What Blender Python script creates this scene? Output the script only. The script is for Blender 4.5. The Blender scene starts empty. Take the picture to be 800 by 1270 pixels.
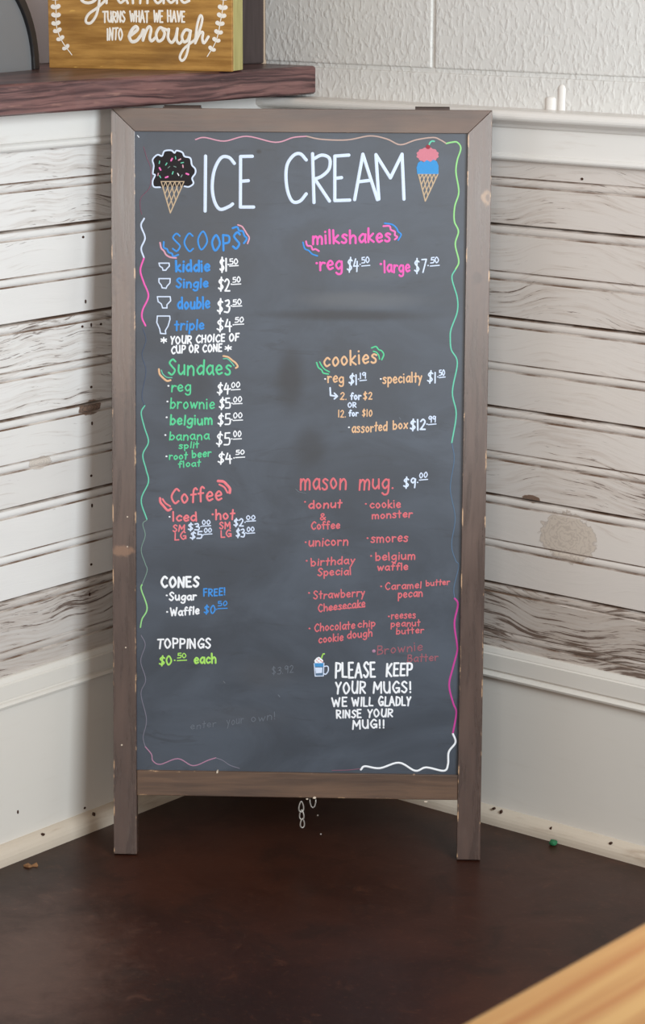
import bpy, bmesh, math, random
import numpy as np
from mathutils import Vector, Matrix

# ------------------------------------------------------------------ camera, world, light, exposure
scene = bpy.context.scene
col = scene.collection
FPX, PITCH, ROLL, CAM_H = 3000.0, 0.23337, 0.00411, 1.24742      # focal length in pixels of the 800x1270 frame
_f = Vector((0, math.cos(PITCH), -math.sin(PITCH)))
_u0 = Vector((0, math.sin(PITCH), math.cos(PITCH)))
_r0 = Vector((1, 0, 0))
_r = math.cos(ROLL)*_r0 + math.sin(ROLL)*_u0
_u = -math.sin(ROLL)*_r0 + math.cos(ROLL)*_u0
CAM = Vector((0, 0, CAM_H))
cd = bpy.data.cameras.new('camera')
cam = bpy.data.objects.new('camera', cd)
col.objects.link(cam)
cam.matrix_world = Matrix(((_r.x, _u.x, -_f.x, 0), (_r.y, _u.y, -_f.y, 0), (_r.z, _u.z, -_f.z, CAM_H), (0, 0, 0, 1)))
cd.sensor_fit = 'AUTO'
cd.sensor_width = 36
cd.lens = 36*FPX/1270
cd.clip_start = 0.02
cd.dof.use_dof = True
cd.dof.focus_distance = 3.25
cd.dof.aperture_fstop = 20
scene.camera = cam
scene.view_settings.view_transform = 'Standard'
scene.view_settings.look = 'None'
scene.view_settings.gamma = 1
scene.view_settings.use_curve_mapping = False
scene.view_settings.exposure = 0.0

world = bpy.data.worlds.new('world')
scene.world = world
world.use_nodes = True
world.node_tree.nodes['Background'].inputs['Color'].default_value = (1.0, 0.79, 0.59, 1)
world.node_tree.nodes['Background'].inputs['Strength'].default_value = 0.45

def area(name, loc, target, sx, sy, power, color):
    l = bpy.data.lights.new(name, 'AREA')
    l.shape = 'RECTANGLE'
    l.size, l.size_y, l.energy, l.color = sx, sy, power, color
    o = bpy.data.objects.new(name, l)
    col.objects.link(o)
    o.location = loc
    o.rotation_euler = (Vector(target) - Vector(loc)).to_track_quat('-Z', 'Y').to_euler()
    return o
area('window_daylight_right', (1.12, 1.36, 1.32), (-0.15, 3.3, 0.90), 0.92, 0.70, 51, (0.82, 0.93, 1.0))
area('window_daylight_rear', (-0.5, -3.2, 1.62), (0.0, 3.3, 0.9), 2.4, 1.0, 92, (1.0, 0.96, 0.92))

# ------------------------------------------------------------------ geometry of the room corner
K = Vector((-0.0875, 3.59036, 0))                  # floor point where both wall planes meet
PHI = 0.892246
DL = Vector((-math.cos(PHI), -math.sin(PHI), 0))   # along the left wall, away from the corner
DR = Vector((math.sin(PHI), -math.cos(PHI), 0))    # along the right wall, away from the corner
SIGN = Vector((-0.03432, 3.16344, 0.002))
YAW, LEAN = -0.03418, 0.1
AX = Vector((math.cos(YAW), math.sin(YAW), 0))
BK = Vector((-math.sin(YAW), math.cos(YAW), 0))
UP = math.sin(LEAN)*BK + math.cos(LEAN)*Vector((0, 0, 1))
NB = math.cos(LEAN)*BK - math.sin(LEAN)*Vector((0, 0, 1))

def ray(x, y):
    return float((x-400)/FPX)*_r - float((y-635)/FPX)*_u + _f
def hit(x, y, P, n):
    v = ray(x, y)
    return CAM + v*(n.dot(P-CAM)/n.dot(v))
def on_left(x, y, o=0.0):
    q = hit(x, y, K+o*DR, DR) - K
    return q.dot(DL), q.z
def on_right(x, y, o=0.0):
    q = hit(x, y, K+o*DL, DL) - K
    return q.dot(DR), q.z
def on_level(x, y, z):
    return hit(x, y, Vector((0, 0, z)), Vector((0, 0, 1)))
BOARD_Y = 0.006                                    # board face lies this far behind the frame's face
def on_board(x, y, d=BOARD_Y):
    q = hit(x, y, SIGN+d*NB, NB) - SIGN
    return q.dot(AX), q.dot(UP)

# ------------------------------------------------------------------ helpers
def srgb(r, g, b):
    f = lambda c: (c/255)/12.92 if c/255 <= 0.04045 else (((c/255)+0.055)/1.055)**2.4
    return (f(r), f(g), f(b), 1)

class MB:
    def __init__(s):
        s.v, s.f, s.m = [], [], []
    def add(s, verts, faces, mi=0):
        b = len(s.v)
        s.v += [tuple(v) for v in verts]
        s.f += [tuple(i+b for i in f) for f in faces]
        s.m += [mi]*len(faces)
    def box(s, x0, x1, y0, y1, z0, z1, mi=0):
        s.add([(x0,y0,z0),(x1,y0,z0),(x1,y1,z0),(x0,y1,z0),(x0,y0,z1),(x1,y0,z1),(x1,y1,z1),(x0,y1,z1)],
              [(0,3,2,1),(4,5,6,7),(0,1,5,4),(1,2,6,5),(2,3,7,6),(3,0,4,7)], mi)
    def prism(s, poly, axis, a0, a1, mi=0, mis=None, nseg=1):
        """poly in the two other axes, extruded along axis from a0 to a1"""
        n = len(poly)
        def P(p, a):
            return {0: (a, p[0], p[1]), 1: (p[0], a, p[1]), 2: (p[0], p[1], a)}[axis]
        vs = [P(p, a0+(a1-a0)*k/nseg) for k in range(nseg+1) for p in poly]
        b = len(s.v)
        s.v += vs
        for k in range(nseg):
            for i in range(n):
                j = (i+1) % n
                s.f.append((b+k*n+i, b+k*n+j, b+(k+1)*n+j, b+(k+1)*n+i))
                s.m.append(mis[i] if mis else mi)
        s.f.append(tuple(b+i for i in range(n))); s.m.append(mi)
        s.f.append(tuple(b+nseg*n+i for i in range(n))); s.m.append(mi)
    def tube(s, pts, r, seg=8, mi=0, closed=False):
        pts = [Vector(p) for p in pts]
        n = len(pts)
        b = len(s.v)
        for i, p in enumerate(pts):
            if closed: t = pts[(i+1) % n] - pts[i-1]
            else: t = pts[min(i+1, n-1)] - pts[max(i-1, 0)]
            t.normalize()
            a = t.cross(Vector((0.13, 0.92, 0.36)))
            a.normalize()
            c = t.cross(a)
            for k in range(seg):
                w = 2*math.pi*k/seg
                s.v.append(tuple(p + r*(math.cos(w)*a + math.sin(w)*c)))
        for i in range(n if closed else n-1):
            for k in range(seg):
                i2 = (i+1) % n
                s.f.append((b+i*seg+k, b+i*seg+(k+1) % seg, b+i2*seg+(k+1) % seg, b+i2*seg+k)); s.m.append(mi)
        if not closed:
            s.f.append(tuple(b+k for k in range(seg))); s.m.append(mi)
            s.f.append(tuple(b+(n-1)*seg+k for k in range(seg))); s.m.append(mi)
    def build(s, name, mats, parent=None, bevel=0, smooth=False, seg=2):
        me = bpy.data.meshes.new(name)
        me.from_pydata(s.v, [], s.f)
        mats = mats if isinstance(mats, (list, tuple)) else [mats]
        for m in mats: me.materials.append(m)
        me.polygons.foreach_set('material_index', s.m)
        bm = bmesh.new(); bm.from_mesh(me)
        bmesh.ops.recalc_face_normals(bm, faces=bm.faces)
        bm.to_mesh(me); bm.free()
        if smooth:
            me.polygons.foreach_set('use_smooth', [True]*len(me.polygons))
        o = bpy.data.objects.new(name, me)
        col.objects.link(o)
        if parent: o.parent = parent
        if bevel:
            b = o.modifiers.new('bevel', 'BEVEL')
            b.width, b.segments, b.limit_method, b.angle_limit = bevel, seg, 'ANGLE', math.radians(40)
        return o

def thing(name, label, cat, M=None, group=None):
    o = bpy.data.objects.new(name, None)
    o.empty_display_size = 0.05
    col.objects.link(o)
    o['label'], o['category'] = label, cat
    if group: o['group'] = group
    if M is not None: o.matrix_world = M
    return o
def tag(o, label, cat, group=None):
    o['label'], o['category'] = label, cat
    if group: o['group'] = group
    return o
def frame_matrix(X, Y, Z, loc):
    return Matrix(((X.x, Y.x, Z.x, loc.x), (X.y, Y.y, Z.y, loc.y), (X.z, Y.z, Z.z, loc.z), (0, 0, 0, 1)))
ZU = Vector((0, 0, 1))
ML = frame_matrix(DL, DR, ZU, K)        # left wall: local x along the wall, y into the room
MR = frame_matrix(DR, -DL, ZU, K)       # right wall: local x along the wall, y away from the room

# ------------------------------------------------------------------ node helpers
class NT:
    def __init__(s, name):
        s.mat = bpy.data.materials.new(name)
        s.mat.use_nodes = True
        s.t = s.mat.node_tree
        s.bsdf = s.t.nodes['Principled BSDF']
        s.coord = s.t.nodes.new('ShaderNodeTexCoord').outputs['Object']
        sx = s.t.nodes.new('ShaderNodeSeparateXYZ')
        s.t.links.new(s.coord, sx.inputs[0])
        s.x, s.y, s.z = sx.outputs
    def put(s, sock, v):
        if isinstance(v, bpy.types.NodeSocket): s.t.links.new(v, sock)
        else: sock.default_value = v
    def m(s, op, a, b=0.0, c=0.0, clamp=False):
        n = s.t.nodes.new('ShaderNodeMath'); n.operation = op; n.use_clamp = clamp
        s.put(n.inputs[0], a); s.put(n.inputs[1], b); s.put(n.inputs[2], c)
        return n.outputs[0]
    def add(s, a, b): return s.m('ADD', a, b)
    def sub(s, a, b): return s.m('SUBTRACT', a, b)
    def mul(s, a, b): return s.m('MULTIPLY', a, b)
    def vec(s, x, y, z):
        n = s.t.nodes.new('ShaderNodeCombineXYZ')
        s.put(n.inputs[0], x); s.put(n.inputs[1], y); s.put(n.inputs[2], z)
        return n.outputs[0]
    def noise(s, v, scale=1.0, detail=4.0, rough=0.55, dist=0.0):
        n = s.t.nodes.new('ShaderNodeTexNoise')
        s.put(n.inputs['Vector'], v)
        n.inputs['Scale'].default_value = scale
        n.inputs['Detail'].default_value = detail
        n.inputs['Roughness'].default_value = rough
        n.inputs['Distortion'].default_value = dist
        return n.outputs[0]
    def step(s, v, a, b, lo=0.0, hi=1.0):
        n = s.t.nodes.new('ShaderNodeMapRange'); n.interpolation_type = 'SMOOTHSTEP'
        s.put(n.inputs[0], v); s.put(n.inputs[1], a); s.put(n.inputs[2], b)
        n.inputs[3].default_value = lo; n.inputs[4].default_value = hi
        return n.outputs[0]
    def mix(s, f, a, b, mode='MIX'):
        n = s.t.nodes.new('ShaderNodeMix'); n.data_type = 'RGBA'; n.blend_type = mode
        s.put(n.inputs[0], f); s.put(n.inputs[6], a); s.put(n.inputs[7], b)
        return n.outputs[2]
    def ramp(s, v, stops, mode='LINEAR'):
        n = s.t.nodes.new('ShaderNodeValToRGB')
        n.color_ramp.interpolation = mode
        e = n.color_ramp.elements
        while len(e) < len(stops): e.new(1.0)
        for el, (p, c) in zip(e, stops):
            el.position = p; el.color = c
        s.put(n.inputs[0], v)
        return n.outputs[0]
    def rgb(s, c):
        n = s.t.nodes.new('ShaderNodeSeparateColor')
        s.put(n.inputs[0], c)
        return n.outputs
    def bump(s, h, strength=0.3, dist=0.002):
        n = s.t.nodes.new('ShaderNodeBump')
        n.inputs['Strength'].default_value = strength
        n.inputs['Distance'].default_value = dist
        s.put(n.inputs['Height'], h)
        s.t.links.new(n.outputs[0], s.bsdf.inputs['Normal'])
    def out(s, color, rough=0.5, spec=0.5, metal=0.0):
        s.put(s.bsdf.inputs['Base Color'], color)
        s.put(s.bsdf.inputs['Roughness'], rough)
        s.put(s.bsdf.inputs['Specular IOR Level'], spec)
        s.put(s.bsdf.inputs['Metallic'], metal)
        return s.mat
    def spot(s, x0, z0, a, b):
        """1 at the spot's centre, 0 at its rim"""
        dx = s.mul(s.sub(s.x, x0), 1/a); dz = s.mul(s.sub(s.z, z0), 1/b)
        return s.m('SUBTRACT', 1.0, s.m('SQRT', s.add(s.mul(dx, dx), s.mul(dz, dz))))

def flat_mat(name, c, rough=0.6, spec=0.3, metal=0.0, vary=0.06, scale=60):
    n = NT(name)
    k = n.noise(n.coord, scale, 3)
    dark = tuple(v*(1-vary*2) for v in c[:3]) + (1,)
    return n.out(n.mix(k, dark, tuple(min(1, v*(1+vary)) for v in c[:3]) + (1,)), rough, spec, metal)

# painted beadboard: white paint worn through to brown grain, each board worn its own way
Z_LEFT = [0.2290, 0.3684, 0.4954, 0.6174, 0.7452, 0.8685, 0.9940]
Z_RIGHT = [0.2180, 0.3554, 0.4839, 0.6098, 0.7366, 0.8647, 0.9945]
def beadboard_mat(name, zs, wear, knots, paint, seed):
    n = NT(name)
    z0, z1 = zs[0], zs[-1]
    stops = []
    for i in range(len(zs)-1):
        mid = (zs[i]+zs[i+1])/2
        for a, k in ((zs[i], 2*i), (mid, 2*i+1)):
            stops.append(((a-z0)/(z1-z0), (wear[k][0], wear[k][1], ((k//2)*0.37+0.11) % 1.0, 1)))
    r = n.rgb(n.ramp(n.mul(n.sub(n.z, z0), 1/(z1-z0)), stops, 'CONSTANT'))
    w, tint, sd = r[0], r[1], r[2]
    sdv = n.mul(n.add(sd, seed), 37.0)
    warp = n.mul(n.sub(n.noise(n.vec(n.mul(n.x, 5), sdv, n.mul(n.z, 9)), 1, 2), 0.5), 0.022)
    for (kx, kz, a, b, _) in knots:
        dx = n.mul(n.sub(n.x, kx), 1/(a*1.6)); dz = n.mul(n.sub(n.z, kz), 1/b)
        g = n.m('DIVIDE', b*0.6, n.add(1.0, n.mul(n.mul(dx, dx), n.mul(dx, dx))))
        sg = n.m('TANH', n.mul(dz, 1.4))
        warp = n.sub(warp, n.mul(g, sg))
    zw = n.add(n.z, warp)
    fine = n.noise(n.vec(n.mul(n.x, 11), sdv, n.mul(zw, 250)), 1, 5, 0.66)
    patch = n.noise(n.vec(n.mul(n.x, 5), sdv, n.mul(n.z, 16)), 1.0, 3)
    thr = n.sub(0.845, n.add(n.mul(w, 0.30), n.mul(n.sub(patch, 0.5), 0.45)))
    streak = n.step(fine, thr, n.add(thr, 0.05))
    soft = n.step(fine, n.sub(thr, 0.2), n.add(thr, 0.03))
    base = n.mix(tint, paint, srgb(158, 143, 130))
    base = n.mix(n.mul(n.noise(n.vec(n.mul(n.x, 3), sdv, n.mul(n.z, 24)), 1, 4), 0.35), base, srgb(192, 186, 184))
    c = n.mix(n.mul(soft, 0.34), base, srgb(160, 138, 122))
    crk = n.noise(n.vec(n.mul(n.x, 26), n.add(sdv, 5.3), n.mul(zw, 520)), 1, 3, 0.6)
    cth = n.sub(0.80, n.add(n.mul(w, 0.20), n.mul(n.sub(patch, 0.5), 0.55)))
    crack = n.step(crk, cth, n.add(cth, 0.05))
    c = n.mix(n.mul(crack, 0.75), c, srgb(92, 70, 58))
    grime = n.step(n.noise(n.vec(n.mul(n.x, 9), sdv, n.mul(n.z, 60)), 1, 5, 0.65), 0.62, 0.8)
    c = n.mix(n.mul(grime, n.mul(w, 0.55)), c, srgb(126, 110, 98))
    c = n.mix(n.mul(streak, 0.82), c, srgb(84, 62, 50))
    for (kx, kz, a, b, dark) in knots:
        k = n.spot(kx, kz, a, b)
        kn = n.add(k, n.mul(n.sub(n.noise(n.coord, 85, 4), 0.5), 0.9))
        ring = n.m('SINE', n.mul(kn, 34))
        inside = n.step(kn, 0.02, 0.12)
        kc = n.mix(n.step(ring, 0.2, 0.95), srgb(186, 168, 148) if not dark else srgb(120, 88, 66),
                   srgb(150, 128, 108) if not dark else srgb(52, 38, 32))
        c = n.mix(n.mul(inside, 0.5 if not dark else 0.9), c, kc)
        rim = n.mul(n.step(kn, 0.0, 0.05), n.step(kn, 0.06, 0.12, 1, 0))
        c = n.mix(n.mul(rim, 0.3), c, srgb(110, 80, 60))
    n.bump(n.add(n.mul(streak, -1.0), n.mul(fine, 0.5)), 0.45, 0.0012)
    return n.out(c, 0.42, 0.45)
def groove_mat(name):
    n = NT(name)
    k = n.noise(n.vec(n.mul(n.x, 14), 0, n.mul(n.z, 25)), 1, 4)
    return n.out(n.mix(n.step(k, 0.35, 0.62), srgb(206, 196, 188), srgb(122, 98, 82)), 0.7, 0.2)

PAINT = srgb(226, 222, 217)
def paint_mat(name, c, dirt=srgb(170, 150, 130), amt=0.35, rough=0.35):
    n = NT(name)
    k = n.noise(n.vec(n.mul(n.x, 12), n.mul(n.y, 12), n.mul(n.z, 90)), 1, 5)
    k2 = n.noise(n.coord, 7, 4)
    cc = n.mix(n.mul(n.step(k, 0.55, 0.85), amt), c, dirt)
    cc = n.mix(n.mul(k2, 0.18), cc, tuple(v*0.82 for v in c[:3])+(1,))
    n.bump(n.noise(n.vec(n.mul(n.x, 30), n.mul(n.y, 30), n.mul(n.z, 120)), 1, 3), 0.12, 0.001)
    return n.out(cc, rough, 0.45)
paint_white = paint_mat('white_satin_paint', PAINT)
paint_panel = paint_mat('cream_panel_paint', srgb(218, 212, 204), amt=0.12)
paint_base = paint_mat('worn_baseboard_paint', srgb(206, 192, 175), srgb(140, 108, 82), 0.8)

def block_mat(name, c):
    n = NT(name)
    lump = n.noise(n.vec(n.mul(n.x, 1.0), n.y, n.mul(n.z, 0.62)), 140, 2, 0.45, 0.3)
    big = n.noise(n.coord, 14, 3)
    drip = n.step(lump, 0.42, 0.75)
    n.bump(n.add(drip, n.mul(big, 0.6)), 0.33, 0.0024)
    cc = n.mix(n.mul(big, 0.35), c, tuple(v*0.86 for v in c[:3])+(1,))
    return n.out(cc, 0.42, 0.45)
block_white = block_mat('white_painted_block', srgb(214, 212, 208))

def stained_wood(name, c_light, c_dark, scale_long=6, scale_across=120, axis='z', rough=0.45, spec=0.5, knots=(), edge=None, warm=None):
    """grain runs along the local axis given"""
    n = NT(name)
    L, A = {'z': (n.z, n.x), 'x': (n.x, n.z)}[axis]
    B = n.y
    wv = n.mul(n.sub(n.noise(n.vec(n.mul(L, 4), n.mul(A, 12), n.mul(B, 12)), 1, 2), 0.5), 0.03)
    g = n.noise(n.vec(n.mul(L, scale_long), n.mul(n.add(A, wv), scale_across), n.mul(n.add(B, wv), scale_across)), 1, 5, 0.6)
    big = n.noise(n.vec(n.mul(L, 5), n.mul(A, 9), n.mul(B, 9)), 1, 3)
    c = n.mix(n.step(g, 0.3, 0.72), c_dark, c_light)
    c = n.mix(n.mul(n.step(big, 0.35, 0.7), 0.4), c, warm or tuple(v*0.72 for v in c_dark[:3])+(1,))
    for (kx, kz, a, b, kc, st) in knots:
        k = n.add(n.spot(kx, kz, a, b), n.mul(n.sub(n.noise(n.coord, 130, 3), 0.5), 1.0))
        c = n.mix(n.mul(n.step(k, 0.08, 0.5), st), c, kc)
    if edge:
        half, thr = edge
        e = n.step(n.m('ABSOLUTE', A), half-0.0022, half-0.0008)
        en = n.noise(n.vec(n.mul(L, 22), n.mul(A, 60), 0), 1, 5, 0.7)
        c = n.mix(n.mul(e, n.step(en, thr, thr+0.06)), c, srgb(196, 160, 126))
        sp = n.noise(n.vec(n.mul(L, 95), n.mul(A, 95), 3.0), 1, 1, 0.5)
        c = n.mix(n.step(sp, 0.80, 0.83), c, srgb(205, 190, 176))
    n.bump(g, 0.18, 0.0008)
    return n.out(c, n.add(rough, n.mul(n.sub(g, 0.5), 0.12)), spec)

def ledge_mat():
    n = NT('dark_red_stained_wood')
    wv = n.mul(n.sub(n.noise(n.vec(n.mul(n.x, 4), n.mul(n.y, 9), n.mul(n.z, 16)), 1, 3), 0.5), 0.03)
    zz = n.add(n.z, wv); yy = n.add(n.y, wv)
    g = n.noise(n.vec(n.mul(n.x, 4), n.mul(yy, 60), n.mul(zz, 150)), 1, 5, 0.6)
    big = n.noise(n.vec(n.mul(n.x, 5), n.mul(n.y, 22), n.mul(n.z, 40)), 1, 3)
    c = n.mix(n.step(g, 0.36, 0.62), srgb(58, 36, 38), srgb(124, 88, 84))
    c = n.mix(n.mul(n.step(big, 0.45, 0.7), 0.7), c, srgb(70, 42, 42))
    c = n.mix(n.mul(n.step(n.noise(n.vec(n.mul(n.x, 18), n.mul(n.y, 90), n.mul(n.z, 200)), 1, 4), 0.62, 0.74), 0.55), c, srgb(150, 112, 100))
    n.bump(g, 0.3, 0.001)
    return n.out(c, 0.34, 0.5)

def floor_mat():
    n = NT('stained_concrete')
    a = n.noise(n.coord, 2.2, 6, 0.6, 0.5)
    b = n.noise(n.coord, 11, 7, 0.65, 0.8)
    f = n.noise(n.coord, 140, 4, 0.6)
    c = n.mix(n.step(a, 0.34, 0.66), srgb(36, 15, 9), srgb(60, 30, 20))
    c = n.mix(n.mul(n.step(b, 0.48, 0.72), 0.6), c, srgb(32, 19, 15))
    c = n.mix(n.mul(n.step(f, 0.55, 0.8), 0.45), c, srgb(96, 60, 42))
    d = n.noise(n.coord, 30, 6, 0.7, 0.6)
    c = n.mix(n.mul(n.step(d, 0.56, 0.75), 0.45), c, srgb(88, 52, 36))
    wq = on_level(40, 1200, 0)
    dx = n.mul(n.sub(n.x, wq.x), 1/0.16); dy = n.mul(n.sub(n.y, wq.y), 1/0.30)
    pale_patch = n.add(n.m('SUBTRACT', 1.0, n.m('SQRT', n.add(n.mul(dx, dx), n.mul(dy, dy)))), n.mul(n.sub(d, 0.5), 1.2))
    c = n.mix(n.mul(n.step(pale_patch, 0.0, 0.9), 0.4), c, srgb(112, 86, 76))  # blends a paler brown patch with a ragged rim into the left floor
    n.bump(n.add(b, n.mul(f, 0.25)), 0.10, 0.002)
    return n.out(c, n.add(0.28, n.mul(b, 0.2)), 0.30)

def chalk_mat():
    n = NT('black_chalkboard')
    a = n.noise(n.vec(n.x, 0, n.mul(n.z, 1.6)), 6, 5, 0.6, 0.7)
    b = n.noise(n.vec(n.mul(n.x, 2), 0, n.mul(n.z, 8)), 7, 5, 0.65, 1.2)
    f = n.noise(n.coord, 420, 2)
    c = n.mix(n.step(a, 0.32, 0.72), srgb(52, 60, 71), srgb(74, 83, 96))
    c = n.mix(n.mul(n.step(b, 0.55, 0.78), 0.5), c, srgb(34, 36, 41))
    c = n.mix(n.mul(f, 0.25), c, srgb(70, 73, 80))
    for (px, py, ra, rb, cc, st) in ((450, 372, 110, 16, srgb(92, 95, 100), 0.5), (430, 391, 150, 10, srgb(30, 31, 35), 0.7), (360, 470, 26, 55, srgb(36, 37, 41), 0.7),
                                     (385, 555, 30, 40, srgb(36, 37, 41), 0.55), (321, 188, 5, 4, srgb(28, 29, 33), 0.9), (330, 835, 60, 30, srgb(74, 77, 84), 0.4),
                                     (230, 480, 60, 60, srgb(36, 39, 44), 0.4), (300, 890, 90, 22, srgb(70, 73, 80), 0.35), (455, 340, 50, 14, srgb(84, 87, 92), 0.35)):
        u, v = on_board(px, py)
        k = n.add(n.spot(u, v, ra*0.00106, rb*0.00106), n.mul(n.sub(n.noise(n.coord, 40, 3), 0.5), 0.25))
        c = n.mix(n.mul(n.step(k, 0.0, 0.8), st), c, cc)
    return n.out(c, n.add(0.34, n.mul(a, 0.14)), 0.5)

def pine_mat():
    n = NT('varnished_pine')
    wv = n.mul(n.sub(n.noise(n.vec(n.mul(n.x, 3), n.mul(n.y, 14), 0), 1, 2), 0.5), 0.010)
    g = n.noise(n.vec(n.mul(n.x, 2), n.mul(n.add(n.y, wv), 48), 4.0), 1, 3, 0.5)
    f = n.noise(n.vec(n.mul(n.x, 9), n.mul(n.add(n.y, wv), 260), 1.0), 1, 4, 0.6)
    c = n.mix(n.step(g, 0.38, 0.62), srgb(180, 127, 70), srgb(206, 163, 102))
    for y0 in (-0.0175, -0.0405):
        s = n.m('SUBTRACT', 1.0, n.m('ABSOLUTE', n.mul(n.sub(n.add(n.y, wv), y0), 1/0.0052)), clamp=True)
        c = n.mix(n.mul(s, 0.9), c, srgb(172, 108, 54))
    c = n.mix(n.mul(f, 0.25), c, srgb(170, 118, 66))
    return n.out(c, 0.35, 0.45)

def box_mat():
    n = NT('golden_stained_wood')
    g = n.noise(n.vec(n.mul(n.x, 10), n.mul(n.y, 90), n.mul(n.z, 110)), 1, 5, 0.6)
    big = n.noise(n.vec(n.mul(n.x, 9), n.y, n.mul(n.z, 16)), 1, 4, 0.6)
    c = n.mix(n.step(g, 0.32, 0.7), srgb(140, 98, 44), srgb(184, 138, 72))
    c = n.mix(n.mul(n.step(big, 0.5, 0.75), 0.5), c, srgb(112, 80, 44))
    c = n.mix(n.step(n.noise(n.vec(n.mul(n.x, 40), n.y, n.mul(n.z, 160)), 1, 2), 0.70, 0.78), c, srgb(206, 160, 84))
    return n.out(c, 0.5, 0.35)

# ------------------------------------------------------------------ setting
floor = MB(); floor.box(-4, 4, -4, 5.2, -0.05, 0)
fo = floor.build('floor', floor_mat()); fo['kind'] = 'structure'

def beadboard(zs, s0, s1, sgn):
    """boards with a bead along the top edge and another at mid height; material 1 in the grooves"""
    mb = MB()
    back = -0.012
    for i in range(len(zs)-1):
        z0, z1 = zs[i]+0.0007, zs[i+1]-0.0007
        h = z1-z0; zm = z0+h/2
        pts, mi = [], []
        def P(o, z, k=0):
            pts.append((sgn*o, z)); mi.append(k)
        P(back, z0); P(-0.002, z0, 1); P(0, z0+0.0012)
        def bead(top):      # from below: groove, round bead, groove
            P(0, top-0.0137, 1); P(-0.0026, top-0.0127, 1); P(-0.0022, top-0.0118)
            for k in range(7):
                t = math.pi*(k/6)
                P(-0.0022+0.0026*math.sin(t), top-0.0068-0.0048*math.cos(t))
            mi[-1] = 1
        bead(zm); P(-0.0032, zm-0.0010, 1); P(0, zm+0.0003)
        bead(z1); P(-0.0045, z1-0.0008, 1); P(back, z1)
        mb.prism(pts, 0, s0, s1, 0, mi)
    return mb

# left wall ----------------------------------------------------
wl_mat = beadboard_mat('worn_white_beadboard_left', Z_LEFT,
    [(0.88, 0.60), (0.85, 0.50), (0.10, 0.02), (0.14, 0.04), (0.30, 0.16), (0.28, 0.12), (0.70, 0.05), (0.66, 0.05), (0.12, 0.06), (0.16, 0.06), (0.60, 0.05), (0.62, 0.08)],
    [(0.376, 0.611, 0.022, 0.011, True), (0.474, 0.549, 0.022, 0.009, False)], srgb(232, 229, 226), 1.3)
gm = groove_mat('dirty_groove')
core = MB(); core.box(-0.12, 1.7, -0.30, -0.012, 0, 1.0256)
wall_left = core.build('wall_left', paint_white); wall_left.matrix_world = ML; wall_left['kind'] = 'structure'
beadboard(Z_LEFT, 0, 1.7, 1).build('beadboard', [wl_mat, gm], wall_left)

def moulding(pts, name, m, parent, s0, s1, sgn, smooth=False):
    mb = MB(); mb.prism([(sgn*o, z) for o, z in pts], 0, s0, s1)
    return mb.build(name, m, parent)
def bead_profile(o0, oc, z0, z1, n=8):
    return [(o0, z0)] + [(oc*0.35 + (1-0.35)*oc*math.sin(math.pi*k/n), z0+(z1-z0)*(0.5-0.5*math.cos(math.pi*k/n))) for k in range(n+1)] + [(o0, z1)]
moulding([(-0.002, 0.984), (0.010, 0.984), (0.011, 0.986), (0.011, 1.0258), (-0.002, 1.0258)], 'frieze_board', paint_white, wall_left, 0, 1.7, 1)
moulding(bead_profile(-0.002, 0.014, 0.972, 0.9845), 'bead_moulding', paint_white, wall_left, 0, 1.7, 1)

def dado(parent, zb, zm, sgn):
    """skirting panel with its moulded top, from the shoe strip to the beadboard"""
    z_bb = zb; z_mo = zm
    moulding([(-0.002, 0.0), (0.004, 0.0), (0.004, z_mo+0.004), (-0.002, z_mo+0.004)], 'skirting_panel', paint_panel, parent, 0, 1.7, sgn)
    pts = [(-0.002, z_mo), (0.008, z_mo), (0.0125, z_mo+0.002), (0.0135, z_mo+0.005), (0.0105, z_mo+0.008), (0.007, z_mo+0.0095), (0.007, z_mo+0.0115),
           (0.0095, z_mo+0.013), (0.0095, z_bb-0.010), (0.0075, z_bb-0.0085), (0.0075, z_bb-0.007), (0.005, z_bb-0.001), (0.003, z_bb), (-0.002, z_bb)]
    moulding(pts, 'panel_moulding', paint_panel, parent, 0, 1.7, sgn)
dado(wall_left, 0.2635, 0.2205, 1)
def shoe(name, M, sgn, z):
    pts = [(0.003, 0.0), (0.020, 0.0)] + [(0.003+0.017*math.cos(a), 0.006+(z-0.006)*math.sin(a)) for a in [math.pi/2*k/6 for k in range(7)]]
    mb = MB(); mb.prism([(sgn*o, zz) for o, zz in pts], 0, 0.003, 1.7)
    o = mb.build(name, paint_base); o.matrix_world = M; o['kind'] = 'structure'
    return o
shoe('baseboard_left', ML, 1, 0.0265)

# right wall ---------------------------------------------------
wr_mat = beadboard_mat('worn_white_beadboard_right', Z_RIGHT,
    [(1.0, 0.50), (1.0, 0.55), (0.30, 0.16), (0.26, 0.12), (0.74, 0.20), (0.60, 0.16), (0.40, 0.18), (0.46, 0.13), (0.66, 0.24), (0.50, 0.22), (0.54, 0.20), (0.46, 0.20)],
    [(0.548, 0.441, 0.048, 0.036, False), (0.487, 0.4865, 0.016, 0.006, True)], srgb(222, 214, 207), 4.1)
core = MB(); core.box(-0.0125, 1.9, 0.015, 0.20, 0, 0.864)
wall_right = core.build('wall_right', block_white); wall_right.matrix_world = MR; wall_right['kind'] = 'structure'
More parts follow.
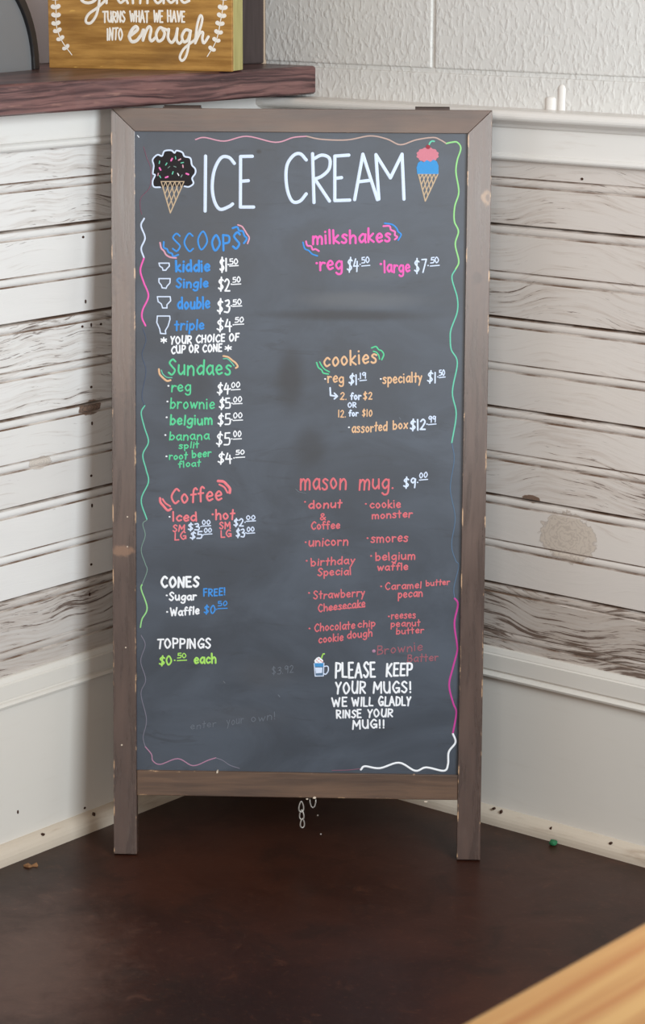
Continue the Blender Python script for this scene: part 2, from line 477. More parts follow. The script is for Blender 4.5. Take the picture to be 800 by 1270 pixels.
# painted block courses: each block a bevelled face, joints filled with thick paint
bl = MB(); bk2 = MB()
ZJ, BH, BW, S0 = 1.0675, 0.203, 0.406, 0.294
bk2.box(-0.0125, 1.9, 0.0185, 0.20, 0.864, 2.45)
for r in range(-1, 7):
    z0 = ZJ + r*BH; off = S0 if r % 2 == 0 else S0-BW/2
    k = -2
    while off + k*BW < 1.9:
        a, b = max(off+k*BW, -0.0125-0.003), min(off+(k+1)*BW, 1.9)
        if r == -1: a, b = (-0.0155, 0.9) if k == -2 else (0.9, 1.9) if k == -1 else (-5, -4)
        if b > -0.01:
            bl.box(a+0.003, b-0.003, 0.015, 0.03, z0+0.003, z0+BH-0.003)
        k += 1
bk2.build('mortar_joints', block_white, wall_right)
bl.build('block_courses', block_white, wall_right, bevel=0.0025, seg=3)
# two thick runs of paint at the joint above the rail
pd = MB()
for px, w, zt in ((683, 0.0085, 1.0405), (696.5, 0.0062, 1.0575)):
    s, _ = on_right(px, 125, -0.015)
    rings = []
    for i in range(17):
        t = i/16
        z = 1.0215 + (zt-1.0215)*t
        rr = w*(1.0 if t < .8 else math.sqrt(max(0.03, 1-((t-.8)/.2)**2)))*(1.15 if i == 0 else 1)
        rings.append([(s + rr*math.cos(a), 0.016 - 0.55*rr*math.sin(a), z) for a in [math.pi*j/8 for j in range(9)]])
    vs = [p for rg in rings for p in rg]
    fs = [(i*9+j, i*9+j+1, (i+1)*9+j+1, (i+1)*9+j) for i in range(16) for j in range(8)] + [tuple(16*9+j for j in range(9))]
    pd.add(vs, fs)
pd.build('paint_runs', paint_white, wall_right, smooth=True)
beadboard(Z_RIGHT, 0, 1.9, -1).build('beadboard', [wr_mat, gm], wall_right)
moulding([(-0.002, 0.962), (0.0095, 0.962), (0.0095, 1.009), (-0.002, 1.009)], 'frieze_board', paint_white, wall_right, 0, 1.9, -1)
moulding(bead_profile(-0.002, 0.013, 0.9525, 0.9640), 'bead_moulding', paint_white, wall_right, 0, 1.9, -1)
nose = [(-0.015, 1.0075), (0.010, 1.0075), (0.010, 0.9985), (0.0135, 0.9985), (0.0165, 1.0025), (0.023, 1.006), (0.026, 1.0072)]
nose += [(0.026+0.0075*math.sin(math.pi*k/8), 1.0147-0.0075*math.cos(math.pi*k/8)) for k in range(1, 9)]
nose += [(-0.015, 1.0226)]
moulding(nose, 'cap_rail', paint_white, wall_right, 0, 1.9, -1)
dado(wall_right, 0.2617, 0.2171, -1)
shoe('baseboard_right', MR, -1, 0.0235)

# nails in the boards
nail_m = flat_mat('rusty_nail', srgb(66, 44, 34), 0.7, 0.2)
for f, wall, sgn, pts in ((on_left, wall_left, 1, ((113, 480), (114, 525), (113, 590), (114, 627), (113, 700), (111, 737), (103, 294), (106, 374), (102, 405), (113, 403), (125, 402), (117, 1010), (54, 1035), (22, 1007), (105, 1002))),
                          (on_right, wall_right, -1, ((722, 222), (683, 1028), (612, 1003), (621, 1007), (757, 1046)))):
    for i, (px, py) in enumerate(pts):
        oo = 0.0 if py < 900 else 0.0160
        if (px, py) in ((22, 1007), (105, 1002)): oo = 0.004
        s, z = f(px, py, oo)
        mb = MB()
        rx, rz = (0.0016, 0.0028) if i % 2 else (0.0022, 0.0018)
        ring = [(s+rx*math.cos(a), sgn*(oo+0.0006), z+rz*math.sin(a)) for a in [2*math.pi*j/10 for j in range(10)]]
        ring2 = [(x, sgn*(oo-0.003), zz) for x, _, zz in ring]
        mb.add(ring+ring2, [tuple(range(10))] + [(j, (j+1) % 10, 10+(j+1) % 10, 10+j) for j in range(10)])
        mb.build('nail_head', nail_m, wall)

# recess above the left wall: back wall, corner post
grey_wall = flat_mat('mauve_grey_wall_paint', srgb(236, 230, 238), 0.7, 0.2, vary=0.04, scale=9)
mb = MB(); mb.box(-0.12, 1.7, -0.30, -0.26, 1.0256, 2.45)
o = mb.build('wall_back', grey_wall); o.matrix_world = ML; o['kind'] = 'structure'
post_m = stained_wood('dark_brown_post', srgb(84, 72, 70), srgb(66, 56, 54), rough=0.6, spec=0.25)
mb = MB(); mb.box(-0.015, 0.062, -0.26, -0.0135, 1.0665, 2.45)
o = mb.build('trim_1', post_m, bevel=0.002); o.matrix_world = ML; o['kind'] = 'structure'

# ------------------------------------------------------------------ the wooden ledge on the left wall
LT = 1.0662
rng = random.Random(4)
lg = MB()
nseg = 60
prof = [(-0.2585, 1.0263), (0.080, 1.0263), (0.0835, 1.0290), (0.0835, 1.0635), (0.080, LT), (-0.2585, LT)]
vs, fs = [], []
for k in range(nseg+1):
    s = -0.0148 + (1.62+0.0148)*k/nseg
    for j, (y, z) in enumerate(prof):
        w = 0.0009*math.sin(s*31+j)+0.0006*rng.uniform(-1, 1) if 1 <= j <= 4 else 0
        vs.append((s, y + (w if j in (1, 2, 3, 4) else 0), z))
for k in range(nseg):
    for j in range(6):
        fs.append((k*6+j, k*6+(j+1) % 6, (k+1)*6+(j+1) % 6, (k+1)*6+j))
fs += [tuple(range(6)), tuple(nseg*6+j for j in range(6))]
lg.add(vs, fs)
led = lg.build('wooden_ledge', ledge_mat())
led.matrix_world = ML
tag(led, 'dark reddish brown thick wooden ledge along the top of the left panelled wall', 'ledge')

# ------------------------------------------------------------------ strokes and hand lettering
def catmull(pts, n=6):
    if len(pts) < 3: return pts
    closed = pts[0] == pts[-1]
    P = [np.array(p, float) for p in pts]
    out = []
    for i in range(len(P)-1):
        p0 = P[i-1] if i > 0 else (P[-2] if closed else 2*P[0]-P[1])
        p3 = P[i+2] if i+2 < len(P) else (P[1] if closed else 2*P[-1]-P[-2])
        p1, p2 = P[i], P[i+1]
        for k in range(n):
            t = k/n
            out.append(tuple(float(c) for c in 0.5*((2*p1)+(-p0+p2)*t+(2*p0-5*p1+4*p2-p3)*t*t+(-p0+3*p1-3*p2+p3)*t**3)))
    out.append(tuple(float(c) for c in P[-1]))
    return out

def ribbon(mb, pts, w, y, h, to_uv, mi=0, taper=0):
    """raised paint stroke: pixel polyline -> rounded ribbon on the plane local y = y (towards viewer is -y)"""
    P = [Vector(to_uv(*p)) for p in pts]
    Q = [P[0]]
    for p in P[1:]:
        if (p-Q[-1]).length > w*0.12: Q.append(p)
    if len(Q) == 1: Q.append(Q[0]+Vector((w*0.15, 0)))
    n = len(Q)
    sec = []
    for i in range(n):
        a = (Q[min(i+1, n-1)]-Q[max(i-1, 0)]).normalized()
        nn = Vector((-a.y, a.x))
        ww = w
        if taper: ww = w*(1-taper*abs(2*i/(n-1)-1)**2)
        sec.append((Q[i], a, nn, ww))
    full = [(sec[0][0]-sec[0][1]*w*0.98, sec[0][2], 0.12*w), (sec[0][0]-sec[0][1]*w*0.75, sec[0][2], 0.66*w), (sec[0][0]-sec[0][1]*w*0.4, sec[0][2], 0.92*w)]
    full += [(q, nn, ww) for q, a, nn, ww in sec]
    full += [(sec[-1][0]+sec[-1][1]*w*0.4, sec[-1][2], 0.92*w), (sec[-1][0]+sec[-1][1]*w*0.75, sec[-1][2], 0.66*w), (sec[-1][0]+sec[-1][1]*w*0.98, sec[-1][2], 0.12*w)]
    vs, fs = [], []
    for q, nn, ww in full:
        for t, d in ((-1, 0), (-0.6, 0.8), (0, 1), (0.6, 0.8), (1, 0)):
            c = q + nn*(ww*t)
            vs.append((c.x, y - d*h*min(1, ww/w), c.y))
    for i in range(len(full)-1):
        for j in range(4):
            fs.append((i*5+j, i*5+j+1, (i+1)*5+j+1, (i+1)*5+j))
    mb.add(vs, fs, mi)

def G(w, s):
    st = []
    for part in s.split(';'):
        kind, rest = part[0], part[1:].split()
        st.append((kind, [tuple(float(c) for c in q.split(',')) for q in rest]))
    return (w, st)
FONT = {
'a': G(.48, 's.42,.52 .25,.62 .06,.34 .2,.02 .4,.22;s.43,.6 .42,.2 .48,0'),
'b': G(.46, 'l.06,1 .06,0;s.07,.42 .26,.6 .42,.32 .26,.02 .07,.12'),
'c': G(.42, 's.4,.5 .24,.62 .05,.32 .2,.02 .4,.12'),
'd': G(.48, 's.42,.5 .24,.62 .05,.32 .2,.02 .4,.2;l.43,1 .44,0'),
'e': G(.44, 's.07,.3 .38,.38 .33,.58 .2,.62 .05,.34 .18,.03 .4,.12'),
'f': G(.36, 's.37,.9 .26,1 .16,.8 .16,0;l.02,.55 .32,.57'),
'g': G(.48, 's.42,.52 .25,.62 .06,.34 .2,.04 .41,.24;s.43,.6 .42,0 .36,-.3 .18,-.36 .06,-.25'),
'h': G(.46, 'l.06,1 .06,0;s.07,.35 .25,.6 .4,.45 .41,0'),
'i': G(.15, 'l.075,.6 .075,0;l.07,.86 .08,.88'),
'k': G(.42, 'l.06,1 .06,0;l.36,.6 .08,.28 .4,0'),
'l': G(.15, 'l.075,1 .075,0'),
'm': G(.68, 'l.06,.6 .06,0;s.07,.4 .2,.6 .33,.45 .34,0;s.35,.4 .48,.6 .61,.45 .62,0'),
'n': G(.46, 'l.06,.6 .06,0;s.07,.38 .25,.6 .4,.42 .41,0'),
'o': G(.46, 's.24,.62 .06,.36 .2,.02 .41,.28 .24,.62'),
'p': G(.46, 'l.06,.6 .06,-.36;s.07,.42 .26,.6 .42,.32 .26,.02 .07,.12'),
'r': G(.36, 'l.06,.6 .06,0;s.07,.36 .2,.57 .36,.54'),
's': G(.4, 's.36,.54 .2,.62 .08,.48 .3,.26 .3,.06 .15,0 .04,.08'),
't': G(.34, 'l.17,.98 .17,0;l.02,.6 .33,.62'),
'u': G(.46, 's.06,.6 .06,.2 .2,0 .38,.2;l.4,.6 .42,0'),
'w': G(.62, 'l.04,.6 .18,.02 .31,.5 .44,.02 .58,.6'),
'x': G(.42, 'l.04,.6 .38,0;l.38,.6 .04,0'),
'y': G(.42, 'l.05,.6 .21,.08;l.38,.6 .2,.08 .08,-.36'),
'A': G(.62, 'l.04,0 .3,1 .58,0;l.14,.35 .48,.37'),
'B': G(.5, 'l.07,1 .07,0;s.07,1 .38,.92 .34,.6 .08,.53;s.08,.53 .44,.42 .42,.08 .07,0'),
'C': G(.54, 's.5,.86 .3,1 .06,.5 .28,0 .5,.14'),
'D': G(.55, 'l.07,1 .07,0;s.07,1 .4,.85 .5,.5 .38,.1 .07,0'),
'E': G(.46, 'l.42,1 .07,1 .07,0 .42,0;l.07,.52 .36,.53'),
'F': G(.44, 'l.42,1 .07,1 .07,0;l.07,.52 .36,.53'),
'G': G(.58, 's.5,.86 .3,1 .06,.5 .28,0 .52,.22;l.32,.42 .54,.42 .53,.05'),
'H': G(.52, 'l.06,1 .06,0;l.46,1 .46,0;l.06,.5 .46,.52'),
'I': G(.16, 'l.08,1 .08,0'),
'K': G(.5, 'l.07,1 .07,0;l.44,1 .1,.46 .47,0'),
'L': G(.44, 'l.07,1 .07,.02 .42,0'),
'M': G(.7, 'l.06,0 .1,1 .35,.35 .6,1 .64,0'),
'N': G(.54, 'l.06,0 .07,1 .47,0 .48,1'),
'O': G(.58, 's.3,1 .06,.55 .25,0 .53,.45 .3,1'),
'P': G(.48, 'l.07,1 .07,0;s.07,1 .42,.9 .4,.52 .08,.44'),
'R': G(.52, 'l.07,1 .07,0;s.07,1 .42,.9 .4,.56 .08,.46;l.14,.46 .47,0'),
'S': G(.48, 's.43,.86 .26,1 .08,.78 .24,.53 .42,.28 .25,0 .05,.14'),
'T': G(.52, 'l.03,.98 .5,1;l.27,.98 .25,0'),
'U': G(.54, 's.06,1 .07,.3 .27,0 .46,.3 .48,1;l.48,1 .48,.0'),
'V': G(.56, 'l.04,1 .27,.02 .52,1'),
'W': G(.74, 'l.04,1 .2,.02 .37,.75 .54,.02 .7,1'),
'Y': G(.5, 'l.05,1 .24,.5;l.46,1 .24,.5 .2,0'),
'0': G(.5, 's.26,1 .06,.55 .22,0 .45,.45 .26,1'),
'1': G(.2, 'l.1,1 .1,0'),
'2': G(.46, 's.06,.8 .24,1 .4,.76 .22,.3 .05,.02;l.05,.02 .43,.02'),
'3': G(.46, 's.07,.92 .3,.98 .36,.72 .18,.54;s.18,.54 .42,.42 .34,.04 .05,.06'),
'4': G(.48, 'l.2,1 .05,.42 .45,.44;l.34,.8 .33,0'),
'5': G(.46, 'l.4,1 .1,.98 .09,.58;s.09,.58 .4,.55 .38,.1 .05,.05'),
'7': G(.44, 'l.05,.98 .42,1 .2,0'),
'9': G(.46, 's.4,.85 .22,1 .07,.74 .22,.5 .4,.8;l.41,.9 .37,0'),
'$': G(.48, 's.42,.82 .24,.92 .09,.72 .25,.5 .4,.28 .24,.08 .05,.18;l.27,1.08 .23,-.06'),
'!': G(.2, 'l.1,1 .1,.3;l.1,.05 .1,.02'),
'&': G(.5, 's.46,.0 .12,.72 .24,1 .34,.78 .06,.25 .2,0 .46,.4'),
'.': G(.16, 'l.07,.02 .08,.03'),
'*': G(.5, 'l.25,.85 .25,.15;l.05,.65 .45,.35;l.45,.65 .05,.35'),
}
PXM = 0.001058            # metres on the board per photo pixel
class Pen:
    """collects strokes of one block of writing; one material slot per colour"""
    def __init__(s, seed=1):
        s.mb, s.cols, s.r = MB(), [], random.Random(seed)
    def mi(s, c):
        if c not in s.cols: s.cols.append(c)
        return s.cols.index(c)
    def line(s, pts, w, c, smooth=True, taper=0, depth=0.0005):
        if smooth: pts = catmull(pts)
        for q in ([pts] if smooth else [pts[i:i+2] for i in range(len(pts)-1)]):
            ribbon(s.mb, q, w*PXM/2, BOARD_Y, depth, on_board, s.mi(c), taper)
    def crop(s, ox, oy, k, pts, w, c, smooth=True):
        s.line([(ox+x/k, oy+y/k) for x, y in pts], w, c, smooth)
    def text(s, t, x0, x1, y0, y1, H, w, c, gap=.11, jit=.035):
        W = sum(FONT[ch][0]+gap if ch != ' ' else .38 for ch in t) - gap
        g = 0
        for ch in t:
            if ch == ' ': g += .38; continue
            gw, st = FONT[ch]
            dy = s.r.uniform(-jit, jit); sl = s.r.uniform(-.04, .07); sc = 1+s.r.uniform(-.05, .05)
            for kind, pts in st:
                q = []
                for (gx, gy) in pts:
                    xx = (g+gx+sl*gy)/W
                    q.append((x0+xx*(x1-x0), y0+xx*(y1-y0)-(gy*sc+dy)*H))
                s.line(q, w, c, kind == 's')
            g += gw+gap
    def price(s, ox, oy, k, main, x0, x1, yt, yb, cents, cx0, cx1, ct, cb, ul, w, c):
        X = lambda v: ox+v/k
        Y = lambda v: oy+v/k
        s.text(main, X(x0), X(x1), Y(yb), Y(yb), (yb-yt)/k, w, c, gap=.06)
        cw = max(1.5, w*0.68)
        s.text(cents, X(cx0), X(cx1), Y(cb), Y(cb-3), (cb-ct)/k, cw, c, gap=.06)
        s.line([(X(cx0+1), Y(ul+2)), (X(cx1+1), Y(ul-1))], cw, c, False)
        s.line([(X((x1+cx0)/2), Y((yt+yb)/2-2)), (X((x1+cx0)/2)+.4, Y((yt+yb)/2-2))], w*0.9, c, False)
    def dot(s, x, y, w, c):
        s.line([(x, y), (x+.5, y)], w, c, False)
    def blob(s, pts, c, depth=0.0003):
        P = [on_board(*p) for p in pts]
        n = len(P)
        s.mb.add([(u, BOARD_Y-depth, v) for u, v in P] + [(u, BOARD_Y+0.0005, v) for u, v in P],
                 [tuple(range(n))] + [(i, (i+1) % n, n+(i+1) % n, n+i) for i in range(n)], s.mi(c))
    def build(s, name, parent, label=None):
        o = s.mb.build(name, [chalk[c] for c in s.cols], parent)
        if label: o['label'] = label
        return o
CH = {'white': (243, 245, 250), 'lav': (214, 226, 248), 'blue': (72, 146, 222), 'pink': (240, 118, 186), 'hot': (240, 104, 184), 'palepink': (218, 160, 178), 'green': (98, 206, 152),
      'mint': (112, 202, 172), 'tan': (226, 184, 146), 'red': (216, 112, 120), 'salmon': (232, 126, 134), 'dimred': (156, 96, 106), 'lime': (172, 226, 108), 'ltgreen': (156, 218, 142),
      'magenta': (196, 70, 150), 'ghost': (104, 108, 116), 'ghost2': (108, 114, 124), 'fadeblue': (82, 94, 116), 'fadegreen': (124, 150, 140), 'fadepink': (128, 88, 104), 'fadelav': (128, 124, 138),
      'cone': (196, 172, 144), 'choc': (40, 36, 38), 'scoop': (204, 126, 140), 'sky': (70, 146, 206), 'cherry': (150, 60, 70), 'bluefade2': (92, 116, 142), 'mauve': (176, 130, 156),
      'beige': (196, 168, 158), 'orange': (226, 132, 110), 'dred': (140, 64, 72)}
chalk = {k: flat_mat('chalk_marker_'+k, srgb(*v), 0.75, 0.2, vary=0.05, scale=500) for k, v in CH.items()}

# ------------------------------------------------------------------ the menu board
MS = frame_matrix(AX, NB, UP, SIGN)
sign = thing('menu_board', 'tall wood framed black chalkboard with handwritten ice cream menu, leaning in the corner', 'sign', MS)
W, L, SW, RT = 0.51, 1.0272, 0.0322, 0.0309
TF = 0.018
WL, WD = srgb(88, 68, 60), srgb(62, 47, 42)
def stile_mat(name, knots):
    return stained_wood(name, WL, WD, 7, 130, 'z', 0.28, 0.8, knots, (SW/2, 0.54), srgb(70, 55, 51))
def uvk(px, py, sgn, a, b, c, st):
    u, v = on_board(px, py, 0)
    return (u - sgn*(W/2-SW/2), v, a, b, c, st)
for sgn, kn in ((-1, [uvk(152, 683, -1, 0.020, 0.010, srgb(138, 104, 82), .7), uvk(150, 420, -1, 0.02, 0.12, srgb(106, 84, 72), .5)]),
                (1, [uvk(603, 245, 1, 0.008, 0.014, srgb(160, 128, 100), .7), uvk(605, 245, 1, 0.004, 0.008, srgb(90, 68, 56), .9), uvk(592, 345, 1, 0.010, 0.012, srgb(64, 50, 46), .8)])):
    mb = MB()
    x0, x1 = -SW/2, SW/2
    # mitred at the top, square at the foot
    if sgn < 0: poly = [(x0, 0), (x1, 0), (x1, L-RT), (x0, L)]
    else: poly = [(x0, 0), (x1, 0), (x1, L), (x0, L-RT)]
    mb.prism(poly, 1, 0, TF)
    st = mb.build('frame_stile', stile_mat('stile_wood_%s' % ('a' if sgn < 0 else 'b'), kn), sign, bevel=0.0005)
    st.location.x = sgn*(W/2-SW/2)
rail_m = stained_wood('rail_wood', WL, WD, 7, 130, 'x', 0.30, 0.42, (), (RT/2, 0.62), srgb(124, 98, 78))
mb = MB(); mb.prism([(-W/2+0.0003, RT/2), (W/2-0.0003, RT/2), (W/2-SW, -RT/2), (-W/2+SW, -RT/2)], 1, 0, TF)
tr = mb.build('top_rail', rail_m, sign, bevel=0.0005); tr.location.z = L-RT/2
BR0, BR1 = 0.0842, 0.1195
rail_m2 = stained_wood('lower_rail_wood', srgb(104, 80, 64), srgb(70, 54, 46), 5, 120, 'x', 0.32, 0.6, (), ((BR1-BR0)/2, 0.56), srgb(112, 86, 68))
mb = MB(); mb.box(-W/2+SW+0.0002, W/2-SW-0.0002, 0.001, TF-0.001, -(BR1-BR0)/2, (BR1-BR0)/2)
br = mb.build('bottom_rail', rail_m2, sign, bevel=0.001); br.location.z = (BR0+BR1)/2

mb = MB(); mb.box(-W/2+SW-0.004, W/2-SW+0.004, BOARD_Y, BOARD_Y+0.006, BR1-0.006, L-RT+0.004)
board = mb.build('chalkboard_panel', chalk_mat(), sign)

# folded rear frame, hinges, chain
back = stained_wood('back_frame_wood', srgb(104, 80, 68), srgb(72, 54, 46), 7, 130, 'z', 0.5, 0.4)
Y0, Y1 = TF+0.0015, TF+0.0150
for sgn in (-1, 1):
    mb = MB(); mb.box(-SW/2+0.002, SW/2-0.002, Y0, Y1, 0.006, L-0.004)
    o = mb.build('rear_leg', back, sign, bevel=0.001); o.location.x = sgn*(W/2-SW/2)
mb = MB(); mb.box(-W/2+SW, W/2-SW, Y0+0.001, Y1-0.001, L-0.034, L-0.004); mb.build('rear_top_rail', back, sign)
mb = MB(); mb.box(-W/2+SW, W/2-SW, Y0+0.001, Y1-0.001, BR0+0.006, BR1); mb.build('rear_bottom_rail', back, sign)
mb = MB(); mb.box(-W/2+SW-0.002, W/2-SW+0.002, Y0+0.004, Y0+0.009, BR1-0.002, L-0.032); mb.build('rear_panel', chalk['choc'], sign)
hinge_m = flat_mat('dark_hinge_metal', srgb(58, 46, 42), 0.45, 0.5, 0.6)
for a, b in ((-0.1851, -0.1353), (0.1523, 0.1984)):
    mb = MB(); mb.box(a, b, 0.003, Y1-0.002, L-0.0004, L+0.0020)
    mb.tube([(a, TF+0.001, L+0.0022), (b, TF+0.001, L+0.0022)], 0.0026, 8)
    mb.build('hinge', hinge_m, sign)
steel = flat_mat('chain_steel', srgb(176, 172, 166), 0.35, 0.5, 0.55)
def link(cx, cz, hw, hh, yaw, cy):
    mb = MB()
    pts = []
    for k in range(24):
        a = 2*math.pi*k/24
        x = hw*math.sin(a)*(0.72+0.28*(-math.cos(a))) ; z = hh*math.cos(a)
        pts.append((cx+x*math.cos(yaw), cy+x*math.sin(yaw), cz+z))
    mb.tube(pts, 0.00105, 6, closed=True)
    return mb
CY = TF-0.006
ch = bpy.data.objects.new('chain', None); ch.empty_display_size = .01; col.objects.link(ch); ch.parent = sign
for (px, py, hh, hw, yw) in ((373.6, 1000.5, 7.2, 4.2, 0.2), (374.2, 1010.5, 6.6, 4.0, -0.3), (375.0, 1020.8, 6.2, 3.6, 0.3)):
    u, v = on_board(px, py, CY)
    link(u, v, hw*PXM, hh*PXM, yw, CY).build('chain_link', steel, ch, smooth=True)
u, v = on_board(388, 996, CY)
mb = MB()
mb.tube([(u-4*PXM, CY, v+7*PXM), (u-3.8*PXM, CY, v+1*PXM), (u-2.2*PXM, CY, v-4.5*PXM), (u, CY, v-6.2*PXM), (u+2.4*PXM, CY, v-4.5*PXM), (u+3.8*PXM, CY, v+1*PXM), (u+3.6*PXM, CY, v+7*PXM)], 0.00105, 6)
mb.build('chain_hook', steel, sign, smooth=True)
chip = flat_mat('bare_wood_chip', srgb(216, 200, 182), 0.8, 0.1)
for px, py, a, b in ((390, 989.5, 2.2, 1.5), (381, 991, 1.5, .8), (269.5, 957.5, 1.4, 2.2), (156, 803, 1.1, 1.1), (158, 641, 1.0, 1.0), (158, 678, .9, .9), (151, 924, 1.2, 1), (528, 994.3, 2.5, .8)):
    u, v = on_board(px, py, -0.0002)
    mb = MB(); rr = random.Random(int(px))
    ring = [(u+a*PXM*math.cos(t)*rr.uniform(.75, 1.2), -0.0005, v+b*PXM*math.sin(t)*rr.uniform(.75, 1.2)) for t in [2*math.pi*j/8 for j in range(8)]]
    dd = 0.0015 if px != 269.5 else 0.0065
    mb.add(ring+[(x, dd, z) for x, _, z in ring], [tuple(range(8))]+[(j, (j+1) % 8, 8+(j+1) % 8, 8+j) for j in range(8)])
    mb.build('paint_chip', chip, sign)

# ---- writing on the board (sub-parts of the panel)
w_ = 'white'
# title
p = Pen(1)
T = lambda ox, oy, k, pts, w=4.2, sm=True: p.crop(ox, oy, k, pts, w, 'lav', sm)
k3, k4 = 800/220, 800/240
T(160, 160, k3, [(345, 122), (343, 370)], sm=False)
T(160, 160, k3, [(475, 155), (450, 128), (415, 130), (385, 185), (375, 260), (385, 325), (410, 362), (450, 350), (467, 338)])
T(160, 160, k3, [(556, 123), (503, 124), (502, 352), (562, 352)], sm=False)
T(160, 160, k3, [(503, 236), (538, 233)], sm=False)
p.build('title_lettering', board, 'large pale title word ICE'); p = Pen(21)
T(360, 160, k4, [(66, 128), (42, 103), (15, 108), (-12, 145), (-18, 200), (-10, 260), (10, 300), (40, 298), (66, 268)])
T(360, 160, k4, [(92, 102), (98, 304)], sm=False)
T(360, 160, k4, [(94, 125), (130, 108), (162, 122), (160, 165), (130, 195), (98, 208)])
T(360, 160, k4, [(102, 208), (162, 298)], sm=False)
T(360, 160, k4, [(242, 108), (184, 112), (184, 296), (246, 294)], sm=False)
T(360, 160, k4, [(186, 204), (212, 201)], sm=False)
T(360, 160, k4, [(266, 292), (300, 104), (360, 292)], sm=False)
T(360, 160, k4, [(284, 218), (332, 212)], sm=False)
T(360, 160, k4, [(366, 290), (354, 106), (414, 202), (462, 104), (470, 290)], sm=False)
p.build('title_lettering', board, 'large pale title word CREAM')

# two drawn cones
def lattice(p, L_, R_, B_, c, n=4, w=1.5):
    L_, R_, B_ = Vector(L_), Vector(R_), Vector(B_)
    for k in range(1, n+1):
        t = k/(n+1)
        a = L_.lerp(R_, t)
        p.line([tuple(a), tuple(R_.lerp(B_, 1-t))], w, c, False)
        p.line([tuple(a), tuple(L_.lerp(B_, t))], w, c, False)
    p.line([tuple(L_), tuple(R_), tuple(B_), tuple(L_)], w*1.15, c, False)
p = Pen(2)
sc = [(250, 258), (270, 260), (290, 245), (284, 222), (298, 200), (298, 180), (283, 162), (276, 132), (250, 124), (240, 106), (215, 98), (205, 108), (190, 97), (160, 100), (149, 122), (128, 117), (107, 138), (112, 165), (108, 200), (118, 208), (107, 235), (112, 260), (140, 262)]
sp = [(160+x/k3, 160+y/k3) for x, y in sc]
p.blob(catmull(sp, 4), 'choc')
p.line(sp, 2.4, 'lav')
lattice(p, (160+145/k3, 160+237/k3), (160+248/k3, 160+237/k3), (160+186/k3, 160+378/k3), 'cone')
for x, y, a, c, w in ((192, 138, 60, 'pink', 3.2), (228, 138, 30, 'palepink', 2.6), (140, 180, 120, 'pink', 3.2), (170, 217, 20, 'pink', 3.2), (263, 203, 160, 'pink', 3.4), (243, 168, 100, 'palepink', 2.4),
                      (137, 150, 80, 'mint', 2.2), (168, 158, 60, 'mint', 2.2), (240, 152, 10, 'mint', 2.2), (197, 198, 70, 'mint', 2.4), (222, 205, 120, 'white', 2.0), (131, 205, 80, 'palepink', 2.0),
                      (140, 215, 120, 'mint', 2.0), (237, 212, 60, 'fadegreen', 2.0), (207, 170, 160, 'fadegreen', 1.8), (210, 130, 100, 'mint', 2.0), (180, 172, 40, 'fadegreen', 1.6)):
    dx, dy = 5*math.cos(math.radians(a)), -5*math.sin(math.radians(a))
    p.line([(160+(x-dx)/k3, 160+(y-dy)/k3), (160+(x+dx)/k3, 160+(y+dy)/k3)], w*.8, c, False, depth=0.0009)
p.build('cone_drawing', board, 'drawn chocolate scoop with sprinkles in a waffle cone')
p = Pen(3)
def scallop(cx, cy, rx, ry, n, amp):
    return [(360+(cx+rx*(1+amp*abs(math.sin(n*a/2)))*math.cos(a))/k4, 160+(cy+ry*(1+amp*abs(math.sin(n*a/2)))*math.sin(a))/k4) for a in [2*math.pi*k/64 for k in range(64)]]
p.blob(scallop(568, 107, 42, 28, 12, .12), 'scoop', 0.0003)
p.blob([(360+x/k4, 160+y/k4) for x, y in [(525, 186), (522, 160), (528, 140), (540, 132), (552, 138), (565, 128), (580, 136), (592, 126), (606, 134), (613, 152), (613, 186)]], 'sky', 0.0006)
p.blob(scallop(570, 74, 9, 9, 1, 0), 'cherry', 0.0008)
p.crop(360, 160, k4, [(572, 70), (578, 56), (586, 50), (595, 51)], 2.0, 'mint')
lattice(p, (360+530/k4, 160+186/k4), (360+611/k4, 160+184/k4), (360+558/k4, 160+298/k4), 'cone')
p.build('cone_drawing', board, 'drawn pink and blue scoops in a waffle cone')

# scoops
A5 = (170, 270, 5)
p = Pen(4)
p.text('SCO', 213, 257.5, 311, 310.5, 22, 2.3, 'blue', jit=.05); p.text('OPS', 261.5, 297.5, 310.5, 309, 19.5, 2.9, 'blue', jit=.05)
for c, w, pts in (('blue', 2.6, [(592, 65), (620, 58), (632, 80), (655, 85), (665, 112), (680, 130), (662, 158)]), ('palepink', 2.0, [(625, 45), (650, 55), (665, 75), (680, 100), (695, 125), (685, 160)]),
                  ('blue', 2.4, [(165, 150), (165, 185), (185, 195), (195, 215), (215, 222), (225, 240), (255, 230)]), ('palepink', 2.2, [(142, 155), (150, 190), (165, 205), (180, 230), (205, 245), (242, 250)])):
    p.crop(*A5, pts, w, c)
for pts in ([(135, 282), (198, 282), (200, 300), (183, 318), (178, 326), (160, 326), (157, 312), (140, 300), (135, 282)], [(135, 378), (205, 378), (203, 405), (185, 425), (180, 438), (155, 435), (150, 418), (135, 400), (135, 378)],
            [(125, 490), (205, 490), (208, 515), (185, 540), (185, 560), (158, 560), (150, 535), (130, 520), (125, 490)], [(125, 610), (202, 610), (204, 630), (192, 672), (175, 700), (178, 720), (145, 718), (140, 690), (122, 650), (125, 610)]):
    p.crop(*A5, pts, 1.7, 'lav', False)
p.text('kiddie', 217.5, 260, 337, 336.5, 13.5, 3.0, 'blue'); p.text('Single', 218, 258, 357, 356, 11, 2.6, 'blue'); p.text('double', 220, 260, 383.5, 382, 14, 2.7, 'blue'); p.text('triple', 216.5, 253, 409.5, 408.5, 12, 2.4, 'blue')
